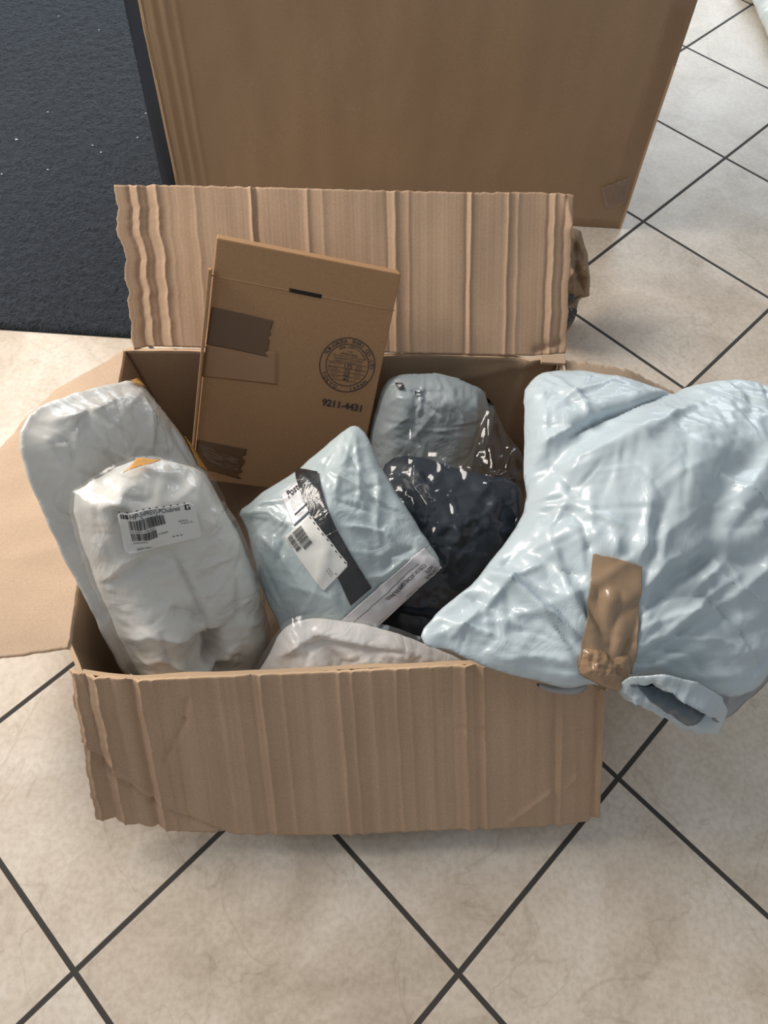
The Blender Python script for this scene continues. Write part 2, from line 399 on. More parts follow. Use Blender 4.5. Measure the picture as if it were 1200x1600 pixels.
def boxclamp(P):
    """soft things inside the open box press flat against its walls and bottom"""
    P = P.copy(); w = np.clip((.315 - P[..., 2]) / .02, 0, 1)
    x = np.clip(P[..., 0], -.408, .280); y = np.clip(P[..., 1], np.interp(P[..., 0], [-.405, -.318, .144, .283], [.326, .322, .372, .366]), .868)
    P[..., 0] += (x - P[..., 0]) * w; P[..., 1] += (y - P[..., 1]) * w
    P[..., 2] = np.maximum(P[..., 2], .009)
    return P
class Pillow:
    def __init__(s, name, outline, plane, T, mat, parent, g=.0035, mode='puff', w=.05, Tb=None, smooth=2, hills=(), creases=(), cs=1.0,
                 noise=(.004, 9), ex=(.05, .035), flat=(), seed=1, rim=.12, powr=.92, open_back=False, tag=None, keep=.02, crum=(1500, .032, .008, .42), gathers=(), jag=.0015, inside=False):
        p0, n = plane; n = n / np.linalg.norm(n); s.p0, s.n = np.asarray(p0, float), n
        e1 = np.cross(n, [0, 1, 0]); e1 = -e1 if e1[0] < 0 else e1; e1 /= np.linalg.norm(e1); e2 = np.cross(n, e1)
        s.e1, s.e2 = e1, e2
        s.G = None
        out = chaikin(outline, smooth)
        poly = np.array([s.puv(p, 0) for p in out])
        if jag:
            al = np.r_[0, np.cumsum(np.linalg.norm(np.diff(poly, axis=0), axis=1))]
            kk = np.interp(np.arange(0, al[-1], .006), al, np.arange(len(al)))
            poly = np.stack([np.interp(kk, np.arange(len(al)), poly[:, i]) for i in (0, 1)], -1); t_ = np.arange(len(poly)) * .006
            tn = np.roll(poly, -1, 0) - np.roll(poly, 1, 0); tn /= np.linalg.norm(tn, axis=1, keepdims=True) + 1e-9
            poly = poly + np.stack([-tn[:, 1], tn[:, 0]], -1) * (jag * 1.6 * fbm(t_ * 16, t_ * 0 + seed, seed, 3))[:, None]
        lo = poly.min(0) - 3 * g; hi = poly.max(0) + 3 * g
        nx = int((hi[0] - lo[0]) / g) + 2; ny = int((hi[1] - lo[1]) / g) + 2
        s.lo, s.g, s.shape = lo, g, (ny, nx)
        X, Y = np.meshgrid(lo[0] + g * np.arange(nx), lo[1] + g * np.arange(ny)); Q = np.stack([X, Y], -1)
        ins = inpoly(Q, poly); d, near = polydist(Q, poly)
        cell = ins[:-1, :-1] | ins[1:, :-1] | ins[:-1, 1:] | ins[1:, 1:]
        cnt = ins[:-1, :-1].astype(int) + ins[1:, :-1] + ins[:-1, 1:] + ins[1:, 1:]
        cell = cnt >= 2
        used = np.zeros((ny, nx), bool)
        for a in (slice(0, -1), slice(1, None)):
            for b in (slice(0, -1), slice(1, None)): used[a, b] |= cell
        bd = used.copy(); allc = np.zeros((ny, nx), int)
        for a in (slice(0, -1), slice(1, None)):
            for b in (slice(0, -1), slice(1, None)): allc[a, b] += cell
        bd = used & (allc < 4)
        Q = np.where(bd[..., None], near, Q); d = np.where(ins & ~bd, d, 0)
        # base height
        if mode == 'puff':
            st = 4; dc = d[::st, ::st]; ic = dc > 0; phi = np.zeros(dc.shape)
            for _ in range(900):
                q = np.zeros_like(phi); q[1:-1, 1:-1] = (phi[:-2, 1:-1] + phi[2:, 1:-1] + phi[1:-1, :-2] + phi[1:-1, 2:]) / 4 + 1
                phi = np.where(ic, q, 0)
            rat = np.where(ic, phi / np.maximum(dc, g), 0); wgt = ic.astype(float)
            for _ in range(6):
                rb = blur(rat, 1, 1); wb = blur(wgt, 1, 1)
                rat = np.where(wgt > .5, rat, np.where(wb > 0, rb / np.maximum(wb, 1e-6), 0)); wgt = np.maximum(wgt, (wb > 0).astype(float))
            ratf = upsample(blur(rat, 1, 2)[..., None], (ny, nx), st)[..., 0]
            ph = ratf * d; ph /= ph.max(); h = ph ** powr
        else:
            sN = np.clip(d / w, 0, 1); h = (1 - (1 - sN) ** 2); h = np.where(d > 0, h, 0); h = np.where(d > 0, blur(h, 2, 2), 0)
        s.Q, s.h0 = Q, h
        H = T * h
        inner = np.clip(d / .02, 0, 1)
        P = s.p0 + Q[..., :1] * e1 + Q[..., 1:] * e2
        s.used, s.P = used, P + H[..., None] * n
        for (hx, hy, r, a) in hills:
            c = s.uv((hx, hy)); H = H + a * inner * np.exp(-((Q - c) ** 2).sum(-1) / r ** 2)
        H = H + noise[0] * inner * fbm(X * noise[1] + 3, Y * noise[1], seed, 3)
        s.P = P + H[..., None] * n
        for cz in creases:
            pts, a, wd = cz[:3]; a = a * cs; kind = cz[3] if len(cz) > 3 else 'v'
            pl = np.array([s.uv(p) for p in pts])
            tot = np.r_[0, np.cumsum(np.linalg.norm(np.diff(pl, axis=0), axis=1))]; best = np.full(d.shape, 1e9); tb = np.zeros(d.shape); sg = np.zeros(d.shape)
            for i in range(len(pl) - 1):
                dd, tt = segdist(Q, pl[i], pl[i + 1]); mm = dd < best
                best = np.where(mm, dd, best); tb = np.where(mm, (tot[i] + tt * (tot[i + 1] - tot[i])) / tot[-1], tb)
                ab = pl[i + 1] - pl[i]; cx = ab[0] * (Q[..., 1] - pl[i][1]) - ab[1] * (Q[..., 0] - pl[i][0]); sg = np.where(mm, np.sign(cx), sg)
            env = np.clip(np.minimum(tb, 1 - tb) / .22, 0, 1) ** .7
            if kind == 'v': H = H + a * env * np.exp(-(best / wd)) * np.clip(inner + .0, 0, 1)
            elif kind == 'g': H = H + a * env * np.exp(-(best / wd) ** 2) * inner
            elif kind == 's': H = H + a * env * sg * np.exp(-(best / wd)) * inner * (1 - np.exp(-best / .002))
        def stroke(c, th, Lg, Wd, a):
            t1 = np.array([math.cos(th), math.sin(th)]); R_ = 2.2 * max(Lg, Wd)
            j0 = max(int((c[0] - R_ - lo[0]) / g), 0); j1 = min(int((c[0] + R_ - lo[0]) / g) + 1, nx)
            i0 = max(int((c[1] - R_ - lo[1]) / g), 0); i1 = min(int((c[1] + R_ - lo[1]) / g) + 1, ny)
            if j1 <= j0 or i1 <= i0: return
            D_ = Q[i0:i1, j0:j1] - c; tt_ = D_ @ t1; ss_ = D_[..., 1] * t1[0] - D_[..., 0] * t1[1] + .12 * tt_ * tt_ / Lg * np.sin(c[0] * 900)
            ww = np.exp(-(tt_ / Lg) ** 2 - (ss_ / Wd) ** 2)
            H[i0:i1, j0:j1] += a * (.45 * Wd - np.abs(ss_)) * ww * inner[i0:i1, j0:j1]
        ff = np.ones(d.shape)
        s.P = P + H[..., None] * n
        for pg in flat:
            pp = np.array([s.uv(p) for p in pg]); dd, _ = polydist(Q, pp); ii = inpoly(Q, pp); ff = np.minimum(ff, np.where(ii, 0, np.clip(dd / .012, 0, 1)))
        if crum:
            rg = np.random.RandomState(seed + 77); pts_ = Q[ins & (d > .004)]
            Hb = H.copy(); th0 = rg.rand() * 3
            for cu_ in (crum if isinstance(crum[0], tuple) else (crum,)):
                for _ in range(int(cu_[0] * ins.sum() * g * g)):
                    c_ = pts_[rg.randint(len(pts_))]; sc_ = math.exp(rg.randn() * .45)
                    stroke(c_, th0 + rg.randn() * 1.1, cu_[1] * sc_, cu_[2] * sc_ * (.6 + .8 * rg.rand()), cu_[3] * rg.randn())
            msk = np.clip(.12 + 1.5 * np.abs(fbm(X * 5.5, Y * 5.5, seed + 9, 2)), 0, 1); msk = np.maximum(msk, np.clip(1 - d / .045, 0, 1) * .8)
            H = Hb + (H - Hb) * msk
            for (gx, gy, r0, r1, a0, a1, cnt, amp) in gathers:
                gc = s.uv((gx, gy))
                for _ in range(cnt):
                    th_ = math.radians(a0 + (a1 - a0) * rg.rand()); rr_ = r0 + (r1 - r0) * rg.rand() ** 1.3
                    stroke(gc + rr_ * np.array([math.cos(th_), math.sin(th_)]), th_, .2 * rr_ + .012 + .03 * rg.rand(), .004 + .09 * rr_, amp * rg.randn())
            H = Hb + (H - Hb) * ff
        P = P + H[..., None] * n
        # excess length -> wrinkles
        if ex:
            vary = np.clip(.55 + .9 * fbm(X * 7, Y * 7, seed + 40, 2), .1, 1.4)
            fm = np.ones(d.shape)
            s.P = P
            for pg in flat:
                pp = np.array([s.uv(p) for p in pg]); dd, _ = polydist(Q, pp); ii = inpoly(Q, pp)
                fm = np.minimum(fm, np.where(ii, 0, np.clip(dd / .015, 0, 1)))
            st = 3; bdk = np.where(bd, rim, 0.0)
            k0 = keep + np.clip(1 - d / .012, 0, 1) * rim * .5 + bdk + (1 - fm) * .3
            um = used & (d >= 0)
            c = P[::st, ::st]; cm = um[::st, ::st]
            r = relax(c, cm, k0[::st, ::st] * .8, (ex[0] * vary * fm)[::st, ::st], 110, seed=seed, jitter=.0012)
            dl = np.where(cm[..., None], r - c, 0)
            P = P + upsample(dl, (ny, nx), st) * used[..., None]
            P = relax(P, um, k0 * 1.1, ex[1] * vary[::1] * fm, 70, seed=seed + 3, jitter=.0005)
        if inside: P = boxclamp(P)
        s.P = P
        # mesh
        vid = -np.ones((ny, nx), int); k = used.sum(); vid[used] = np.arange(k)
        ci, cj = np.nonzero(cell)
        quads = np.stack([vid[ci, cj], vid[ci, cj + 1], vid[ci + 1, cj + 1], vid[ci + 1, cj]], -1)
        # orientation
        up = np.dot(np.cross(e1, e2), n) > 0
        if not up: quads = quads[:, ::-1]
        V = [P[used]]; FF = quads.tolist()
        if not open_back:
            Tb = T * .6 if Tb is None else Tb
            bh = Tb * h
            Bk = s.p0 + Q[..., :1] * e1 + Q[..., 1:] * e2 - bh[..., None] * n
            Bk = Bk + (noise[0] * inner * fbm(X * noise[1] + 33, Y * noise[1], seed + 9, 2))[..., None] * n
            if inside: Bk = boxclamp(Bk)
            bmask = used & ~bd
            bid = vid.copy(); bid[bmask] = k + np.arange(bmask.sum())
            V.append(Bk[bmask])
            qb = np.stack([bid[ci, cj], bid[ci + 1, cj], bid[ci + 1, cj + 1], bid[ci, cj + 1]], -1)
            if not up: qb = qb[:, ::-1]
            dup = (qb == -1).any(1); FF += qb[~dup].tolist()
        s.obj = mesh_obj(name, np.vstack(V), FF, mat, parent)
        s.gN = s.normals()
        # a smooth lift for things stuck on top: never below the local crests
        hh = (s.P - s.p0) @ s.n; mxh = hh.copy()
        for dy in (-1, 0, 1):
            for dx in (-1, 0, 1): mxh = np.maximum(mxh, np.roll(np.roll(hh, dy, 0), dx, 1))
        s.Pd = s.P + (blur(np.maximum(mxh, blur(hh, 1, 2)), 1, 1) - hh)[..., None] * s.n
    def normals(s):
        gx = np.gradient(blur3(s.P), axis=1); gy = np.gradient(blur3(s.P), axis=0)
        n = np.cross(gx, gy); n /= np.linalg.norm(n, axis=-1, keepdims=True) + 1e-12
        sg = np.sign((n * s.n).sum(-1, keepdims=True)); return n * np.where(sg == 0, 1, sg)
    def puv(s, px, h):
        q = unplane(px, s.p0 + s.n * h, s.n) - s.p0
        return np.array([q @ s.e1, q @ s.e2])
    def sample(s, A, uv):
        x = (uv[..., 0] - s.lo[0]) / s.g; y = (uv[..., 1] - s.lo[1]) / s.g
        ny, nx = s.shape; x = np.clip(x, 0, nx - 1.001); y = np.clip(y, 0, ny - 1.001)
        x0 = np.floor(x).astype(int); y0 = np.floor(y).astype(int); fx = (x - x0)[..., None]; fy = (y - y0)[..., None]
        return A[y0, x0] * (1 - fx) * (1 - fy) + A[y0, x0 + 1] * fx * (1 - fy) + A[y0 + 1, x0] * (1 - fx) * fy + A[y0 + 1, x0 + 1] * fx * fy
    def uv(s, px):
        q = s.puv(px, 0)
        for _ in range(5):
            h = (s.sample(s.P, q) - s.p0) @ s.n; q = s.puv(px, h)
        return q
    def drape(s, uv, off=.001):
        return s.sample(s.Pd, uv) + s.sample(s.gN, uv) * off

def blur3(P):
    return np.stack([blur(P[..., i], 1, 1) for i in range(3)], -1)

def patch(name, pil, quad, mat, parent, off=.0012, nu=40, nv=40, th=.0004, wav=0, label=None, jag=0, seed=0, round_=0):
    """a sticker, tape or slip lying on a parcel: quad = corners (px) tl, tr, br, bl"""
    c = np.array([pil.uv(q) for q in quad]); u, v = np.meshgrid(np.linspace(0, 1, nu), np.linspace(0, 1, nv))
    if jag:
        e = jag * fbm(u * 9 + seed, 0 * u, seed, 2); v = v + e * (np.where(v > .97, 1, 0) + np.where(v < .03, -1, 0))
    uv = ((1 - v) * (1 - u))[..., None] * c[0] + ((1 - v) * u)[..., None] * c[1] + (v * u)[..., None] * c[2] + (v * (1 - u))[..., None] * c[3]
    P = pil.drape(uv, off)
    if wav: P = P + pil.n * (wav * np.abs(fbm(u * 6, v * 9, seed + 3, 3)))[..., None]
    K = nu * nv; idx = np.arange(K).reshape(nv, nu)
    keep = np.ones((nv - 1, nu - 1), bool)
    if round_:
        k = round_
        for a in range(k):
            for b in range(k):
                if (k - a) ** 2 + (k - b) ** 2 > k * k + 1:
                    for i, j in ((a, b), (a, nu - 2 - b), (nv - 2 - a, b), (nv - 2 - a, nu - 2 - b)): keep[i, j] = False
    q = np.stack([idx[:-1, :-1], idx[:-1, 1:], idx[1:, 1:], idx[1:, :-1]], -1)[keep]
    n = np.cross(P[0, 1] - P[0, 0], P[1, 0] - P[0, 0])
    if n @ pil.n < 0: q = q[:, ::-1]
    o = mesh_obj(name, P.reshape(-1, 3), q.tolist(), mat, parent)
    if th:
        md = o.modifiers.new('thickness', 'SOLIDIFY'); md.thickness = th; md.offset = -1
    if label: o['label'] = label
    return o, uvmap(c)
def uvmap(c):
    def f(a, b): return (1 - a) * (1 - b) * c[0] + a * (1 - b) * c[1] + a * b * c[2] + (1 - a) * b * c[3]
    return f

_deps = None
def text_tris(body, bold=0, align='LEFT', spacing=1.0):
    cu = bpy.data.curves.new('t', 'FONT'); cu.body = body; cu.size = 1; cu.offset = bold; cu.align_x = align; cu.resolution_u = 3
    cu.space_character = spacing
    o = bpy.data.objects.new('t', cu); COL.objects.link(o)
    bpy.context.view_layer.update()
    me = bpy.data.meshes.new_from_object(o.evaluated_get(bpy.context.evaluated_depsgraph_get()))
    v = np.array([tuple(x.co)[:2] for x in me.vertices]).reshape(-1, 2); f = [list(p.vertices) for p in me.polygons]
    bpy.data.objects.remove(o); bpy.data.curves.remove(cu); bpy.data.meshes.remove(me)
    return v, f
class Print:
    """flat printing collected in 2-D, laid on a surface by a mapping"""
    def __init__(s): s.v = []; s.f = []
    def add(s, v, f):
        k = len(s.v); s.v += [tuple(x) for x in v]; s.f += [[i + k for i in q] for q in f]
    def text(s, body, x, y, size, sx=1, ang=0, bold=0, align='LEFT', width=None):
        v, f = text_tris(body, bold)
        if not len(v): return
        v = v * size; v[:, 0] *= sx
        w0 = v[:, 0].max()
        if width: v[:, 0] *= width / w0; w0 = width
        if align == 'CENTER': v[:, 0] -= w0 / 2
        c, s_ = math.cos(ang), math.sin(ang)
        s.add(np.stack([x + v[:, 0] * c - v[:, 1] * s_, y + v[:, 0] * s_ + v[:, 1] * c], -1), f)
    def rect(s, x0, y0, x1, y1, n=1):
        for i in range(n):
            a = x0 + (x1 - x0) * i / n; b = x0 + (x1 - x0) * (i + 1) / n
            s.add([(a, y0), (b, y0), (b, y1), (a, y1)], [[0, 1, 2, 3]])
    def bars(s, x0, y0, x1, y1, seed=1, dens=.55, unit=.006):
        r = random.Random(seed); x = x0
        while x < x1:
            w = unit * r.choice([1, 1, 2, 3]); 
            ym = (y0 + y1) / 2
            s.rect(x, y0, min(x + w, x1), ym); s.rect(x, ym, min(x + w, x1), y1)
            x += w + unit * r.choice([1, 1, 2])
    def ring(s, cx, cy, r, w, n=72):
        v = []; f = []
        for i in range(n):
            a = 2 * math.pi * i / n
            v += [(cx + r * math.cos(a), cy + r * math.sin(a)), (cx + (r - w) * math.cos(a), cy + (r - w) * math.sin(a))]
            j = (i + 1) % n; f.append([2 * i, 2 * j, 2 * j + 1, 2 * i + 1])
        s.add(v, f)
    def arc(s, body, cx, cy, r, a0, a1, size, inward=False, bold=0):
        n = len(body)
        for i, ch in enumerate(body):
            if ch == ' ': continue
            a = math.radians(a0 + (a1 - a0) * i / (n - 1))
            s.text(ch, cx + r * math.cos(a), cy + r * math.sin(a), size, ang=a - math.pi / 2 if not inward else a + math.pi / 2, bold=bold, align='CENTER')
    def build(s, name, mat, parent, fn):
        V = np.array([fn(x, y) for x, y in s.v])
        o = mesh_obj(name, V, s.f, mat, parent, smooth=False)
        return o

# ------------------------------------------------------------------ floor
def build_floor():
    m_, nt, b = new_mat('ceramic_tiles')
    tc = N(nt, 'ShaderNodeTexCoord'); sep = N(nt, 'ShaderNodeSeparateXYZ'); L(nt, tc.outputs['Object'], sep.inputs[0])
    c, s = math.cos(YAW), math.sin(YAW)
    def lin(a, bb, k):
        m1 = N(nt, 'ShaderNodeMath', operation='MULTIPLY'); m1.inputs[1].default_value = a / TILE; L(nt, sep.outputs[0], m1.inputs[0])
        m2 = N(nt, 'ShaderNodeMath', operation='MULTIPLY_ADD'); m2.inputs[1].default_value = bb / TILE; L(nt, sep.outputs[1], m2.inputs[0]); L(nt, m1.outputs[0], m2.inputs[2])
        m3 = N(nt, 'ShaderNodeMath', operation='ADD'); m3.inputs[1].default_value = k / TILE; L(nt, m2.outputs[0], m3.inputs[0]); return m3.outputs[0]
    i = lin(c, s, TX * c + TY * s); j = lin(s, -c, TX * s - TY * c)
    def edge(x):
        f = N(nt, 'ShaderNodeMath', operation='FRACT'); L(nt, x, f.inputs[0])
        k = N(nt, 'ShaderNodeMath', operation='SUBTRACT'); k.inputs[1].default_value = .5; L(nt, f.outputs[0], k.inputs[0])
        a = N(nt, 'ShaderNodeMath', operation='ABSOLUTE'); L(nt, k.outputs[0], a.inputs[0]); return a.outputs[0]
    mx = N(nt, 'ShaderNodeMath', operation='MAXIMUM'); L(nt, edge(i), mx.inputs[0]); L(nt, edge(j), mx.inputs[1])
    gr = N(nt, 'ShaderNodeMapRange'); gr.inputs[1].default_value = .4890; gr.inputs[2].default_value = .4905; L(nt, mx.outputs[0], gr.inputs[0])
    # per tile shift of the pattern
    fi = N(nt, 'ShaderNodeMath', operation='FLOOR'); L(nt, i, fi.inputs[0]); fj = N(nt, 'ShaderNodeMath', operation='FLOOR'); L(nt, j, fj.inputs[0])
    cb = N(nt, 'ShaderNodeCombineXYZ'); L(nt, fi.outputs[0], cb.inputs[0]); L(nt, fj.outputs[0], cb.inputs[1])
    wn = N(nt, 'ShaderNodeTexWhiteNoise', noise_dimensions='2D'); L(nt, cb.outputs[0], wn.inputs['Vector'])
    sc = N(nt, 'ShaderNodeVectorMath', operation='SCALE'); sc.inputs['Scale'].default_value = 9; L(nt, wn.outputs['Color'], sc.inputs[0])
    ad = N(nt, 'ShaderNodeVectorMath', operation='ADD'); L(nt, tc.outputs['Object'], ad.inputs[0]); L(nt, sc.outputs[0], ad.inputs[1])
    n1 = N(nt, 'ShaderNodeTexNoise'); n1.inputs['Scale'].default_value = 4; n1.inputs['Detail'].default_value = 8; n1.inputs['Roughness'].default_value = .62; n1.inputs['Distortion'].default_value = .4
    L(nt, ad.outputs[0], n1.inputs['Vector'])
    base = ramp(nt, n1.outputs['Fac'], [(.3, (.43, .35, .27)), (.48, (.59, .50, .405)), (.66, (.71, .63, .54))])
    n2 = N(nt, 'ShaderNodeTexNoise'); n2.inputs['Scale'].default_value = 110; n2.inputs['Detail'].default_value = 4; L(nt, ad.outputs[0], n2.inputs['Vector'])
    sp = ramp(nt, n2.outputs['Fac'], [(.35, (.9, .89, .87)), (.6, (1.03, 1.03, 1.03))])
    x1 = N(nt, 'ShaderNodeMix', data_type='RGBA', blend_type='MULTIPLY'); x1.inputs[0].default_value = 1; L(nt, base, x1.inputs[6]); L(nt, sp, x1.inputs[7])
    # veins
    n3 = N(nt, 'ShaderNodeTexNoise'); n3.inputs['Scale'].default_value = 3.2; n3.inputs['Detail'].default_value = 6; n3.inputs['Distortion'].default_value = 1.0; L(nt, ad.outputs[0], n3.inputs['Vector'])
    k = N(nt, 'ShaderNodeMath', operation='SUBTRACT'); k.inputs[1].default_value = .5; L(nt, n3.outputs['Fac'], k.inputs[0])
    a = N(nt, 'ShaderNodeMath', operation='ABSOLUTE'); L(nt, k.outputs[0], a.inputs[0])
    vn = ramp(nt, a.outputs[0], [(0, (.8, .78, .75)), (.006, (1, 1, 1))])
    x2 = N(nt, 'ShaderNodeMix', data_type='RGBA', blend_type='MULTIPLY'); x2.inputs[0].default_value = .7; L(nt, x1.outputs[2], x2.inputs[6]); L(nt, vn, x2.inputs[7])
    x3 = N(nt, 'ShaderNodeMix', data_type='RGBA'); L(nt, gr.outputs[0], x3.inputs[0]); L(nt, x2.outputs[2], x3.inputs[6]); x3.inputs[7].default_value = (.045, .04, .036, 1)
    L(nt, x3.outputs[2], b.inputs['Base Color'])
    rg = N(nt, 'ShaderNodeMapRange'); rg.inputs[3].default_value = .38; rg.inputs[4].default_value = .85; L(nt, gr.outputs[0], rg.inputs[0]); L(nt, rg.outputs[0], b.inputs['Roughness'])
    hh = N(nt, 'ShaderNodeMath', operation='MULTIPLY_ADD'); hh.inputs[1].default_value = -1.0; L(nt, gr.outputs[0], hh.inputs[0])
    s8 = N(nt, 'ShaderNodeMath', operation='MULTIPLY'); s8.inputs[1].default_value = .35; L(nt, n1.outputs['Fac'], s8.inputs[0]); L(nt, s8.outputs[0], hh.inputs[2])
    bp = N(nt, 'ShaderNodeBump'); bp.inputs['Strength'].default_value = .45; bp.inputs['Distance'].default_value = .003; L(nt, hh.outputs[0], bp.inputs['Height']); L(nt, bp.outputs[0], b.inputs['Normal'])
    b.inputs['Specular IOR Level'].default_value = .5
    o = mesh_obj('floor', [(-4, -2, 0), (4, -2, 0), (4, 6, 0), (-4, 6, 0), (-4, -2, -.05), (4, -2, -.05), (4, 6, -.05), (-4, 6, -.05)],
                 [(0, 1, 2, 3), (7, 6, 5, 4), (0, 4, 5, 1), (1, 5, 6, 2), (2, 6, 7, 3), (3, 7, 4, 0)], m_, smooth=False)
    o['kind'] = 'structure'; o['label'] = 'beige stone-look ceramic floor tiles laid diagonally with dark grout'
build_floor()

# ------------------------------------------------------------------ rug
def build_rug():
    root = thing('rug', 'dark navy short-pile rug with smooth black edge binding behind the boxes', 'rug')
    m_, nt, b = new_mat('rug_pile'); b.inputs['Roughness'].default_value = .9; b.inputs['Specular IOR Level'].default_value = .3
    b.inputs['Sheen Weight'].default_value = .22; b.inputs['Sheen Tint'].default_value = (.6, .8, 1, 1); b.inputs['Sheen Roughness'].default_value = .4
    tc = N(nt, 'ShaderNodeTexCoord')
    n1 = N(nt, 'ShaderNodeTexNoise'); n1.inputs['Scale'].default_value = 85; n1.inputs['Detail'].default_value = 3; n1.inputs['Distortion'].default_value = 1; L(nt, tc.outputs['Object'], n1.inputs['Vector'])
    n2 = N(nt, 'ShaderNodeTexNoise'); n2.inputs['Scale'].default_value = 5; L(nt, tc.outputs['Object'], n2.inputs['Vector'])
    c1 = ramp(nt, n1.outputs['Fac'], [(.3, (.004, .005, .007)), (.7, (.021, .025, .032))])
    L(nt, c1, b.inputs['Base Color'])
    bp = N(nt, 'ShaderNodeBump'); bp.inputs['Strength'].default_value = 1; bp.inputs['Distance'].default_value = .006; L(nt, n1.outputs['Fac'], bp.inputs['Height']); L(nt, bp.outputs[0], b.inputs['Normal'])
    # outline: front edge y about 1.19, right binding running back beside the big box
    x0, y0 = -2.1, unz((0, 514), .01)[1]; fr = unz((206, 524), .01)
    pa = unz((258, 285), .01); pb = unz((197, 0), .01)
    dirv = (pb - pa) / (pb[1] - pa[1])
    def xin(y): return pa[0] + dirv[0] * (y - pa[1]) + .0 * 0
    y1 = 3.6
    nx, ny = 150, 260
    V = []; Fs = []
    ys = np.linspace(0, 1, ny)
    top = []
    for a in ys:
        row = []
        for bb in np.linspace(0, 1, nx):
            y = (fr[1] + (y0 - fr[1]) * (1 - bb)) * (1 - a) + y1 * a
            x = x0 + (xin(y) - x0) * bb
            z = .011 + .0012 * 0
            row.append((x, y, z))
        top.append(row)
    P = np.array(top); P[..., 2] += .0022 * fbm(P[..., 0] * 45, P[..., 1] * 45, 5, 2)
    P[0, :, 2] = .004; P[0, :, 1] -= .0; P[1, :, 2] -= .002
    V = P.reshape(-1, 3); idx = np.arange(nx * ny).reshape(ny, nx)
    q = np.stack([idx[:-1, :-1], idx[:-1, 1:], idx[1:, 1:], idx[1:, :-1]], -1).reshape(-1, 4).tolist()
    k = len(V); base = [(x0, P[0, 0, 1], .0005), (P[0, -1, 0], P[0, -1, 1], .0005), (P[-1, -1, 0], y1, .0005), (x0, y1, .0005)]
    V = np.vstack([V, base])
    q += [[k + 3, k + 2, k + 1, k], list(idx[0][::-1]) + [k, k + 1], list(idx[:, -1][::-1]) + [k + 1, k + 2], list(idx[:, 0]) + [k + 3, k]]
    mesh_obj('pile', V, q, m_, root)
    # binding
    secs = []
    for a in np.linspace(0, 1, 60):
        y = (fr[1] - .004) * (1 - a) + y1 * a; x = xin(max(y, fr[1])); w = .022 + .045 * max(0, (y - 1.6))
        if y < pa[1]: x = x
        secs.append([(x - .008, y, .0005), (x - .008, y, .012), (x + .004, y, .0155), (x + .014, y, .010), (x + w - .008, y, .008), (x + w, y, .004), (x + w, y, .0005)])
    S = np.array(secs); ns, npf = S.shape[:2]; id2 = np.arange(ns * npf).reshape(ns, npf)
    f = [[int(id2[i, j]), int(id2[i, (j + 1) % npf]), int(id2[i + 1, (j + 1) % npf]), int(id2[i + 1, j])] for i in range(ns - 1) for j in range(npf)]
    f += [list(map(int, id2[0][::-1])), list(map(int, id2[-1]))]
    bo = mesh_obj('binding', S.reshape(-1, 3), f, M['binding'], root); bo['label'] = 'smooth black edge binding'
    # lint specks on the pile
    sp = []; sf = []
    for i, (px, py) in enumerate([(26, 218), (75, 175), (75, 265), (215, 215), (158, 238), (145, 227), (3, 272), (92, 25), (155, 47), (228, 177)]):
        c = unz((px, py), .0155); r = .0035 if i == 0 else .0022
        kk = len(sp); sp += [(c[0] - r, c[1] - r * .6, c[2]), (c[0] + r, c[1] - r * .5, c[2] + .001), (c[0] + r * .9, c[1] + r * .6, c[2]), (c[0] - r, c[1] + r * .6, c[2] + .001)]; sf.append([kk, kk + 1, kk + 2, kk + 3])
    ln = mesh_obj('lint', sp, sf, plain('lint_white', (.6, .6, .6), .9), root); ln['kind'] = 'stuff'
    origin_to(root, (-1.2, fr[1], 0))
build_rug()

# ------------------------------------------------------------------ large cardboard box behind
H = .30
def quadbox(name, A, B, Cc, D, depth, mat, parent, bevel=.004):
    """A,B,C,D front corners; extruded along -normal by depth"""
    A, B, Cc, D = map(np.asarray, (A, B, Cc, D))
    n = np.cross(B - A, D - A); n /= np.linalg.norm(n)
    V = [A, B, Cc, D] + [p - n * depth for p in (A, B, Cc, D)]
    f = [(0, 1, 2, 3), (7, 6, 5, 4), (0, 4, 5, 1), (1, 5, 6, 2), (2, 6, 7, 3), (3, 7, 4, 0)]
    o = mesh_obj(name, V, f, mat, parent, smooth=False)
    if bevel:
        md = o.modifiers.new('b', 'BEVEL'); md.width = bevel; md.segments = 3
    return o, n
def grid_patch(name, fn, nu, nv, mat, parent, th=.0005, smooth=True):
    P = np.array([[fn(a, b) for a in np.linspace(0, 1, nu)] for b in np.linspace(0, 1, nv)])
    idx = np.arange(nu * nv).reshape(nv, nu)
    q = np.stack([idx[:-1, :-1], idx[:-1, 1:], idx[1:, 1:], idx[1:, :-1]], -1).reshape(-1, 4)
    o = mesh_obj(name, P.reshape(-1, 3), q.tolist(), mat, parent, smooth)
    if th:
        md = o.modifiers.new('t', 'SOLIDIFY'); md.thickness = th; md.offset = 0
    return o

